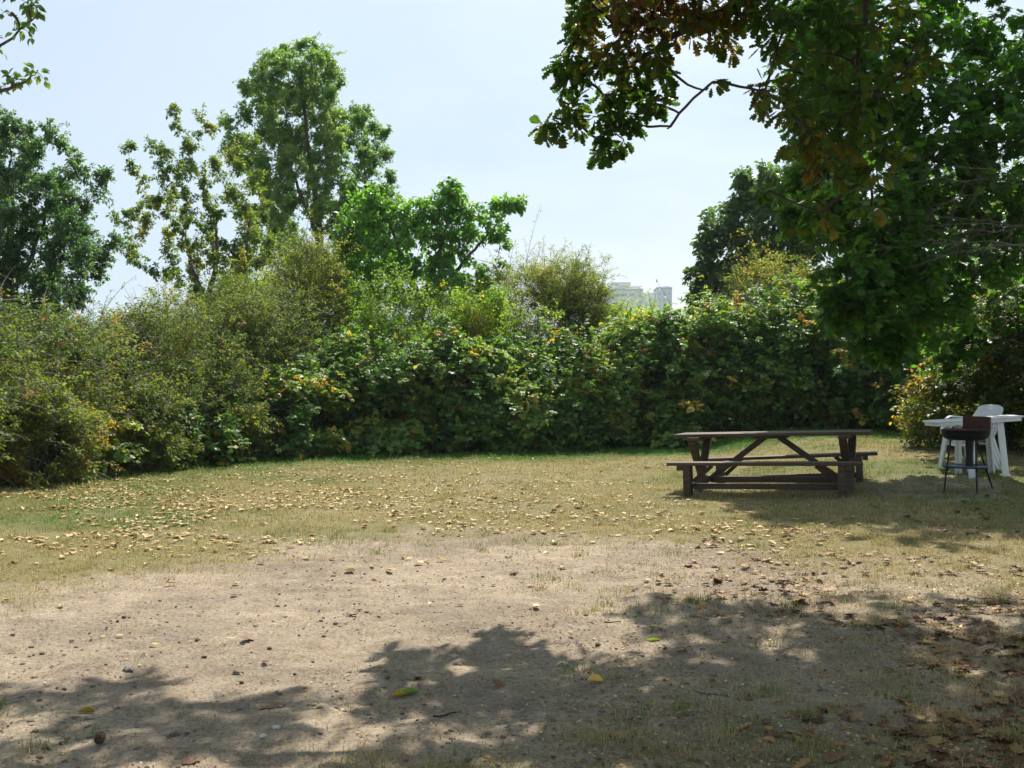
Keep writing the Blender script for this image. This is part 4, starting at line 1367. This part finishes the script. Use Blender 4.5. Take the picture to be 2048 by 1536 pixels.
    bl = [B(720, 430, D, 50, 1.0), B(760, 400, D, 36, .6), B(690, 490, D, 45, .8), B(770, 470, D, 65, 1.4), B(820, 430, D, 42, .8), B(905, 390, D, 36, .7), B(870, 420, D, 40, .7), B(860, 480, D, 60, 1.3), B(940, 440, D, 45, .8), B(1010, 420, D, 32, .5),
          B(995, 470, D, 36, .6), B(1040, 410, D, 18, .16), B(930, 500, D, 60, 1.2), B(800, 540, D, 70, 1.5), B(880, 560, D, 60, 1.1), B(720, 560, D, 60, 1.1), B(980, 530, D, 40, .6), B(670, 560, D, 40, .7), B(760, 620, D, 80, 1.3), B(880, 620, D, 80, 1.2), B(960, 590, D, 50, .8), B(690, 620, D, 60, .9), B(1010, 560, D, 36, .4)]
    tree("broad_tree", "broad bright green tree with large leaves, lower than the poplars", "tree", b,
         [([b, at(840, 600, D), at(800, 500, D), at(770, 420, D)], .12, .02), ([at(842, 610, D), at(880, 500, D), at(905, 400, D)], .08, .015), ([at(845, 620, D), at(940, 510, D), at(1010, 430, D)], .07, .015)],
         bl, OVATE, M['walnut'], M['bark'], size=.13, nb=9, nt=50, lt=12, up=.3, droop=.15, gap=.36, gapf=1.2, wid=(.55, .75))
    # round dark tree right of the gap of sky
    D = 33
    b = at(1545, 740, D); b[2] = 0
    bl = [B(1540, 370, D, 50, .9), B(1590, 360, D, 50, .9), B(1500, 410, D, 50, .9), B(1640, 380, D, 50, .9), B(1450, 450, D, 48, .8), B(1530, 460, D, 75, 1.5), B(1610, 450, D, 80, 1.5), B(1420, 500, D, 36, .6), B(1480, 520, D, 60, 1.1),
          B(1405, 560, D, 34, .6), B(1450, 580, D, 55, 1.0), B(1540, 560, D, 80, 1.5), B(1630, 560, D, 80, 1.4), B(1480, 360, D, 22, .25), B(1700, 460, D, 80, 1.3), B(1400, 610, D, 30, .5), B(1720, 580, D, 80, 1.2)]
    tree("far_round_tree", "dense round dark tree just beyond the hedge by the far buildings", "tree", b,
         [([b, at(1545, 560, D), at(1550, 400, D)], .2, .03), ([at(1545, 600, D), at(1470, 480, D)], .1, .03), ([at(1545, 600, D), at(1640, 440, D)], .1, .03)],
         bl, OVATE, M['backtree'], M['bark_dark'], size=.15, nb=7, nt=62, lt=15, up=.3, droop=.1, gap=.31, gapf=1.1, wid=(.6, .8))
    # big maple at the right edge of the clearing
    b = np.array([9.2, 18.0, float(ground_z(9.2, 18.0))])
    T = b + np.array([-.4, -.2, 7.5])
    bl = []
    for px, py, d, r, w in ((1650, 330, 17, 75, 1.0), (1720, 240, 17.5, 110, 1.4), (1800, 330, 17, 110, 1.5), (1900, 220, 17, 120, 1.6), (2000, 320, 16.5, 120, 1.5), (1640, 430, 16.5, 80, 1.1), (1740, 430, 16.5, 110, 1.5),
                             (1860, 440, 17.5, 110, 1.3), (1700, 540, 16, 90, 1.3), (1800, 540, 16.5, 100, 1.4), (1760, 620, 16, 85, 1.2), (1860, 610, 17, 90, 1.1), (1690, 610, 16, 55, .7), (1980, 470, 17, 110, 1.2), (1960, 580, 18.5, 110, 1.1),
                             (1720, 130, 18, 120, 1.3), (1850, 90, 18, 130, 1.4), (1990, 90, 18, 130, 1.4), (1780, 690, 16.3, 50, .6), (1590, 400, 17, 50, .5), (1620, 240, 18, 60, .7), (2050, 200, 17, 120, 1.3), (1660, 60, 18.5, 90, 1.0),
                             (1900, 700, 18.6, 60, .6), (1610, 130, 19.5, 75, .9), (1650, 220, 19.5, 80, 1.0), (1690, 320, 19.5, 90, 1.1), (1640, 310, 19.5, 60, .8), (1670, 60, 19.5, 90, 1.0), (1600, 20, 19.8, 80, .8), (2120, 420, 17, 130, 1.0), (2120, 100, 17, 150, 1.2), (1800, -60, 18, 150, 1.2), (1990, -80, 18, 160, 1.3), (2200, 260, 18, 150, 1.0), (1650, -40, 19, 100, .8)):
        bl.append(B(px, py, d, r, w))
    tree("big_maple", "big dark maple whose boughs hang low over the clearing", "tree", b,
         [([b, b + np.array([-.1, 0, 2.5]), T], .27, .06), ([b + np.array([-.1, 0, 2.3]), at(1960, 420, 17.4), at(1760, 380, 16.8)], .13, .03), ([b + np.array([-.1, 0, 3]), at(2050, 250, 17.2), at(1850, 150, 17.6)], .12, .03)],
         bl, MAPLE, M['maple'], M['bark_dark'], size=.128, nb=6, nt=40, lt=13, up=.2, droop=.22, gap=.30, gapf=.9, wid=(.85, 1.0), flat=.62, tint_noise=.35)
    # trees filling the back at the right
    D = 29
    b = at(1990, 740, D); b[2] = 0
    bl = [B(1850, 420, D, 90, 1.2), B(1950, 380, D, 100, 1.3), B(2060, 420, D, 110, 1.2), B(1880, 540, D, 100, 1.3), B(1990, 540, D, 100, 1.3), B(2100, 560, D, 100, 1.1), B(1820, 620, D, 80, 1.0), B(1930, 650, D, 80, 1.0), B(2040, 650, D, 80, 1.0), B(1780, 520, D, 70, .9)]
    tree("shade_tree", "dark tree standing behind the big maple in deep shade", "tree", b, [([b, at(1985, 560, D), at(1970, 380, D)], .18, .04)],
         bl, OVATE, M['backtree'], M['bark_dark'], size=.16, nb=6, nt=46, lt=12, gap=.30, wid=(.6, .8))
    # the oak whose boughs reach over the camera from the right
    b = np.array([5.6, 8.4, float(ground_z(5.6, 8.4))])
    D = 9.0
    hang = [(1090, 258, 38, .26), (1150, 232, 52, .5), (1195, 300, 42, .42), (1240, 240, 55, .5), (1140, 150, 42, .3), (1165, 70, 55, .42), (1200, 130, 62, .6), (1180, 10, 50, .5), (1250, 60, 80, .8), (1320, 40, 70, .7), (1390, 30, 65, .6), (1270, 150, 60, .55),
            (1215, 195, 60, .6), (1310, 205, 32, .26), (1340, 258, 28, .2), (1330, 120, 34, .25), (1425, 165, 18, .10), (1440, 80, 40, .28), (1480, 30, 50, .4), (1240, -40, 90, .8), (1380, -40, 90, .8), (1520, -20, 60, .6)]
    bl = [B(px, py, D + .3 * math.sin(px), r, w * (1.05 if py < 160 else .8)) for px, py, r, w in hang]
    hang2 = [(1515, 185, 42, .35), (1550, 100, 55, .5), (1570, 210, 58, .6), (1560, 30, 60, .6), (1620, 60, 80, .9), (1630, 170, 80, 1.0), (1610, 270, 55, .6), (1690, 110, 85, 1.0), (1700, 240, 85, 1.0), (1665, 330, 50, .5), (1730, 360, 60, .55), (1770, 180, 70, .8),
             (1780, 300, 50, .45), (1760, 50, 80, .9), (1540, 380, 28, .16), (1640, 420, 36, .22), (1745, 430, 30, .18), (1830, 110, 60, .5)]
    bl += [B(px, py, D - .5 + .4 * math.sin(px * 3), r, w * .52) for px, py, r, w in hang2]
    # the canopy above the picture, which shades the near ground
    cl = np.random.default_rng(77)
    can = []
    for yy in np.arange(8.4, 13.6, .75):           # the canopy rises with the distance, its lower skin just above the picture
        x0 = -1.6 if 8.9 < yy < 9.8 else (1.7 if yy < 10.2 else 2.5 + .25 * (yy - 10))
        for xx in np.arange(x0, 7.6, .85):
            can.append((xx + cl.uniform(-.25, .25), yy + cl.uniform(-.2, .2), 1.5 + .352 * yy + 1.0 + cl.uniform(0, .5), cl.uniform(.5, .75), cl.uniform(.7, 1.1) * (cl.uniform(1.8, 4.2) if xx > 1.2 else 2.8)))
    for yy in np.arange(-5, 8, 1.15):
        for xx in np.arange(-3.4, 9.5, 1.15):
            can.append((xx + cl.uniform(-.4, .4), yy + cl.uniform(-.4, .4), 5.6 + cl.uniform(0, 1.6), cl.uniform(.7, .95), 3.4))
    can += [(5.0, 7.6, 5.2, .9, 1.2), (6.4, 8.6, 8.0, 1.3, 1.6), (3.8, 7.2, 5.3, .8, 1.0), (4.8, 9.0, 7.8, 1.2, 1.5), (-2.6, 9.6, 6.1, .5, 1.8), (-1.9, 9.3, 5.8, .5, 1.8), (-3.2, 9.9, 6.3, .5, 1.5), (-1.2, 9.9, 6.1, .45, 1.6), (-.4, 10.1, 6.15, .45, 1.4), (.4, 9.9, 6.1, .4, 1.2), (6.2, 7.0, 5.0, .9, 1.0)]
    for cx_, cy_, cz_, r_, w_ in can:
        bl.append([cx_, cy_, cz_, r_, r_, r_ * .7, w_])
    fork = b + np.array([-.25, .1, 3.2])
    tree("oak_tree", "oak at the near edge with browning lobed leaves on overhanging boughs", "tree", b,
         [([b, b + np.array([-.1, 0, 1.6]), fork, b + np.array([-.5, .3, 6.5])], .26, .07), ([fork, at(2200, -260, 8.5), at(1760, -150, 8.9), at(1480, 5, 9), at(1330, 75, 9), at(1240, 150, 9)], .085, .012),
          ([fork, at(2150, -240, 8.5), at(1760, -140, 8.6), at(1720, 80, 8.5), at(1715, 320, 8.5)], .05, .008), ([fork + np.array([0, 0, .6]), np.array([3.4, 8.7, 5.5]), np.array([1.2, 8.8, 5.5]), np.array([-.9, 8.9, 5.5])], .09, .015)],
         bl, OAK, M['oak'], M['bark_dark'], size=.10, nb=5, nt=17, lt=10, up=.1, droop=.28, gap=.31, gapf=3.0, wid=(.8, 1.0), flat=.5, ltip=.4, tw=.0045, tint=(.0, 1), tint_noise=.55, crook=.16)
    # poplar outside the picture at the left: two of its boughs come in
    b = np.array([-6.6, 8.2, float(ground_z(-6.6, 8.2))])
    D = 8.2
    bl = [B(20, 30, D, 60, .5), B(-60, 60, D, 70, .6), B(60, 20, D, 26, .14), B(-40, -60, D, 90, .7), B(20, 155, D, 38, .22), B(60, 150, D, 26, .13), B(-60, 180, D, 60, .4), B(-10, 180, D, 26, .14), B(-250, 0, D, 160, 1.0), B(-350, -250, D, 220, 1.4), B(-500, -60, D, 200, 1.2)]
    tree("leaning_poplar", "poplar beside the camera, only its twig ends show against the sky", "tree", b,
         [([b, b + np.array([.1, 0, 2.5]), b + np.array([.3, .1, 6.5])], .14, .03), ([b + np.array([.15, 0, 2.6]), at(-120, 200, D), at(80, 25, D)], .04, .004), ([b + np.array([.15, 0, 2.4]), at(-140, 230, D), at(10, 180, D), at(70, 150, D)], .035, .004)],
         bl, OVATE, M['poplar'], M['bark'], size=.062, nb=5, nt=16, lt=8, up=.1, droop=.1, gap=.25, wid=(.55, .75), tint=(.2, 1.0), tw=.0035)


all_trees()


def dead_boughs():
    """leafless grey boughs reaching out of the maple's shade"""
    for k, (a, pts) in enumerate((((2120, 470, 16.2), [(1760, 470), (1700, 490), (1680, 440)]), ((2110, 370, 16.0), [(1790, 345), (1740, 380), (1820, 440)]), ((2100, 500, 15.8), [(1860, 520), (1760, 500)]))):
        g = Geo()
        A = at(*a)
        root = empty("dead_bough", A)
        for (px, py) in pts:
            E = at(px, py, a[2] - .3 + .5 * rng.random())
            mid = (A + E) / 2 + np.array([0, 0, .18 + .2 * rng.random()])
            pl = bez(A[None], mid[None], E[None], 14)
            pl[0, 1:-1] += rng.normal(0, .02, (12, 3))
            g.tubes(pl, np.linspace(.012, .002, 14), 5)
            s = pl[0, rng.integers(3, 13, 18)]
            d = unit((E - A) / np.linalg.norm(E - A) * .8 + rng.normal(0, .5, (18, 3)) + np.array([0, 0, -.1]))
            l = .15 + .55 * rng.random((18, 1))
            tw = bez(s, s + d * l * .5 + rng.normal(0, .05, (18, 3)), s + d * l + np.array([0, 0, -.12]) * l, 6)
            g.tubes(tw, np.linspace(.004, .0015, 6), 4)
            s2 = tw[:, 3]
            d2 = unit(d + rng.normal(0, .6, d.shape))
            g.tubes(bez(s2, s2 + d2 * l * .25, s2 + d2 * l * .5, 4), np.linspace(.003, .0015, 4), 3)
        bpy.data.objects.remove(root)
        o = g.build("dead_bough", M['dead_twig'], origin=A)
        o.location = A
        tag(o, ["lowest bare grey bough with fine drooping twigs under the maple", "upper bare grey bough reaching from the maple over the yellow shrub", "short bare grey bough between two longer ones"][k], "dead branch", "dead boughs under the maple")


dead_boughs()


# ------------------------------------------------------------------ far buildings
def building(px0, px1, py, D, depth, label, wallc, setback, storeys=5, bays=5, z0=0):
    a = at(px0, py, D); b = at(px1, py, D)
    w = b[0] - a[0]; H = a[2]
    cx_ = (a[0] + b[0]) / 2
    root = empty("apartment_block", (cx_, D + depth / 2, 0))
    tag(root, label, "building", "far apartment blocks")
    wall = plain_mat("render_wall", tuple(c * .94 for c in wallc), wallc, .2, .8)
    glass = plain_mat("window_glass", (.42, .45, .5), (.5, .54, .58), .5, .25)
    g = Geo()
    g.box((0, 0, H / 2), (w, depth, H), bev=.05)
    mesh_part("wall", g, wall, root)
    g = Geo()
    for c, s in (((0, -depth / 2, H + .3), (w + .3, .3, .7)), ((0, depth / 2, H + .3), (w + .3, .3, .7)), ((-w / 2, 0, H + .302), (.3, depth - .3, .7)), ((w / 2, 0, H + .302), (.3, depth - .3, .7))):
        g.box(c, s)
    mesh_part("parapet", g, wall, root)
    for (fx, fw, fh) in setback:
        g = Geo(); g.box((fx * w, 0, H + fh / 2), (fw * w, depth * .6, fh), bev=.05)
        pt = mesh_part("roof_house", g, wall, root)
    sh = 3.0
    for r_ in range(storeys):
        for c_ in range(bays):
            x = -w / 2 + w * (c_ + .5) / bays
            z = H - 2.0 - r_ * sh
            g = Geo(); g.box((x, -depth / 2 - .01, z), (w / bays * .45, .08, 1.35), bev=.02)
            mesh_part("window", g, glass, root)
    return root


building(1200, 1286, 580, 470, 14, "wide pale apartment block with a roof house, beyond the hedge", (.72, .72, .70), ((.02, .42, 3.6), (.36, .2, 1.8)), 4, 6)
building(1286, 1316, 588, 520, 14, "low pale block joining the wider and the taller far buildings", (.74, .75, .76), ((.0, .3, .8),), 4, 3)
building(1314, 1344, 577, 480, 12, "narrow lilac grey block at the far end of the buildings", (.60, .61, .68), ((.2, .4, 1.2),), 4, 3)

# ------------------------------------------------------------------ air
hm, hnt, hout = new_mat("air_haze")
pv = nd(hnt, "ShaderNodeVolumePrincipled")
pv.inputs["Color"].default_value = (.86, .92, 1.0, 1)
pv.inputs["Density"].default_value = .0003
pv.inputs["Anisotropy"].default_value = .25
hnt.links.new(pv.outputs[0], hout.inputs["Volume"])
hg = Geo()
hg.box((0, 550, 29), (3200, 1800, 62))
tag(hg.build("haze", hm), kind="stuff")

# ------------------------------------------------------------------ light and sky
SUN_EL, SUN_AZ = R(50), R(18)
w = bpy.data.worlds.new("World")
scn.world = w
w.use_nodes = True
nt = w.node_tree
nt.nodes.clear()
L = nt.links.new
out = nt.nodes.new("ShaderNodeOutputWorld")
bg = nt.nodes.new("ShaderNodeBackground")
sky = nt.nodes.new("ShaderNodeTexSky")
sky.sky_type = 'NISHITA'
sky.sun_disc = False
sky.sun_elevation = SUN_EL
sky.sun_rotation = SUN_AZ
sky.air_density = 1.0
sky.dust_density = 3.0
sky.ozone_density = 1.2
tc = nt.nodes.new("ShaderNodeTexCoord")
mp = nt.nodes.new("ShaderNodeMapping")
mp.inputs["Scale"].default_value = (1.0, 1.0, 3.2)
L(tc.outputs["Generated"], mp.inputs[0])
cn = nt.nodes.new("ShaderNodeTexNoise")
cn.inputs["Scale"].default_value = 2.2
cn.inputs["Detail"].default_value = 6
cn.inputs["Roughness"].default_value = .55
L(mp.outputs[0], cn.inputs["Vector"])
cr = ramp(nt, [(.36, (.5, .5, .5)), (.68, (1, 1, 1))], cn.outputs["Fac"])
mx = nt.nodes.new("ShaderNodeMix"); mx.data_type = 'RGBA'
L(cr.outputs[0], mx.inputs[0])
L(sky.outputs[0], mx.inputs[6])
mx.inputs[7].default_value = (4.4, 5.5, 6.5, 1)        # thin high cloud veil
L(mx.outputs[2], bg.inputs["Color"])
bg.inputs["Strength"].default_value = .088
L(bg.outputs[0], out.inputs[0])

sd = bpy.data.lights.new("sun", 'SUN')
sd.energy = 4.9
sd.angle = R(.53)
sd.color = (1.0, .93, .82)
so = bpy.data.objects.new("sun", sd)
COL.objects.link(so)
dirv = Vector((math.sin(SUN_AZ) * math.cos(SUN_EL), math.cos(SUN_AZ) * math.cos(SUN_EL), math.sin(SUN_EL)))
so.rotation_euler = dirv.to_track_quat('Z', 'Y').to_euler()
so.location = dirv * 60

# ------------------------------------------------------------------ camera
cd = bpy.data.cameras.new("camera")
cd.sensor_width = 36
cd.lens = F / 2048 * 36
cd.clip_start = .05
cd.clip_end = 6000
co = bpy.data.objects.new("camera", cd)
COL.objects.link(co)
co.location = (0, 0, CAM_Z)
co.rotation_euler = (R(90), 0, 0)
scn.camera = co

vs = scn.view_settings
scn.display_settings.display_device = 'sRGB'
vs.view_transform = 'Standard'
vs.look = 'None'
vs.exposure = .78
vs.gamma = 1
vs.use_curve_mapping = False
cy = scn.cycles
cy.max_bounces = 8
cy.diffuse_bounces = 5
cy.glossy_bounces = 3
cy.transmission_bounces = 4
cy.transparent_max_bounces = 4
cy.use_denoising = True
cy.sample_clamp_indirect = 6
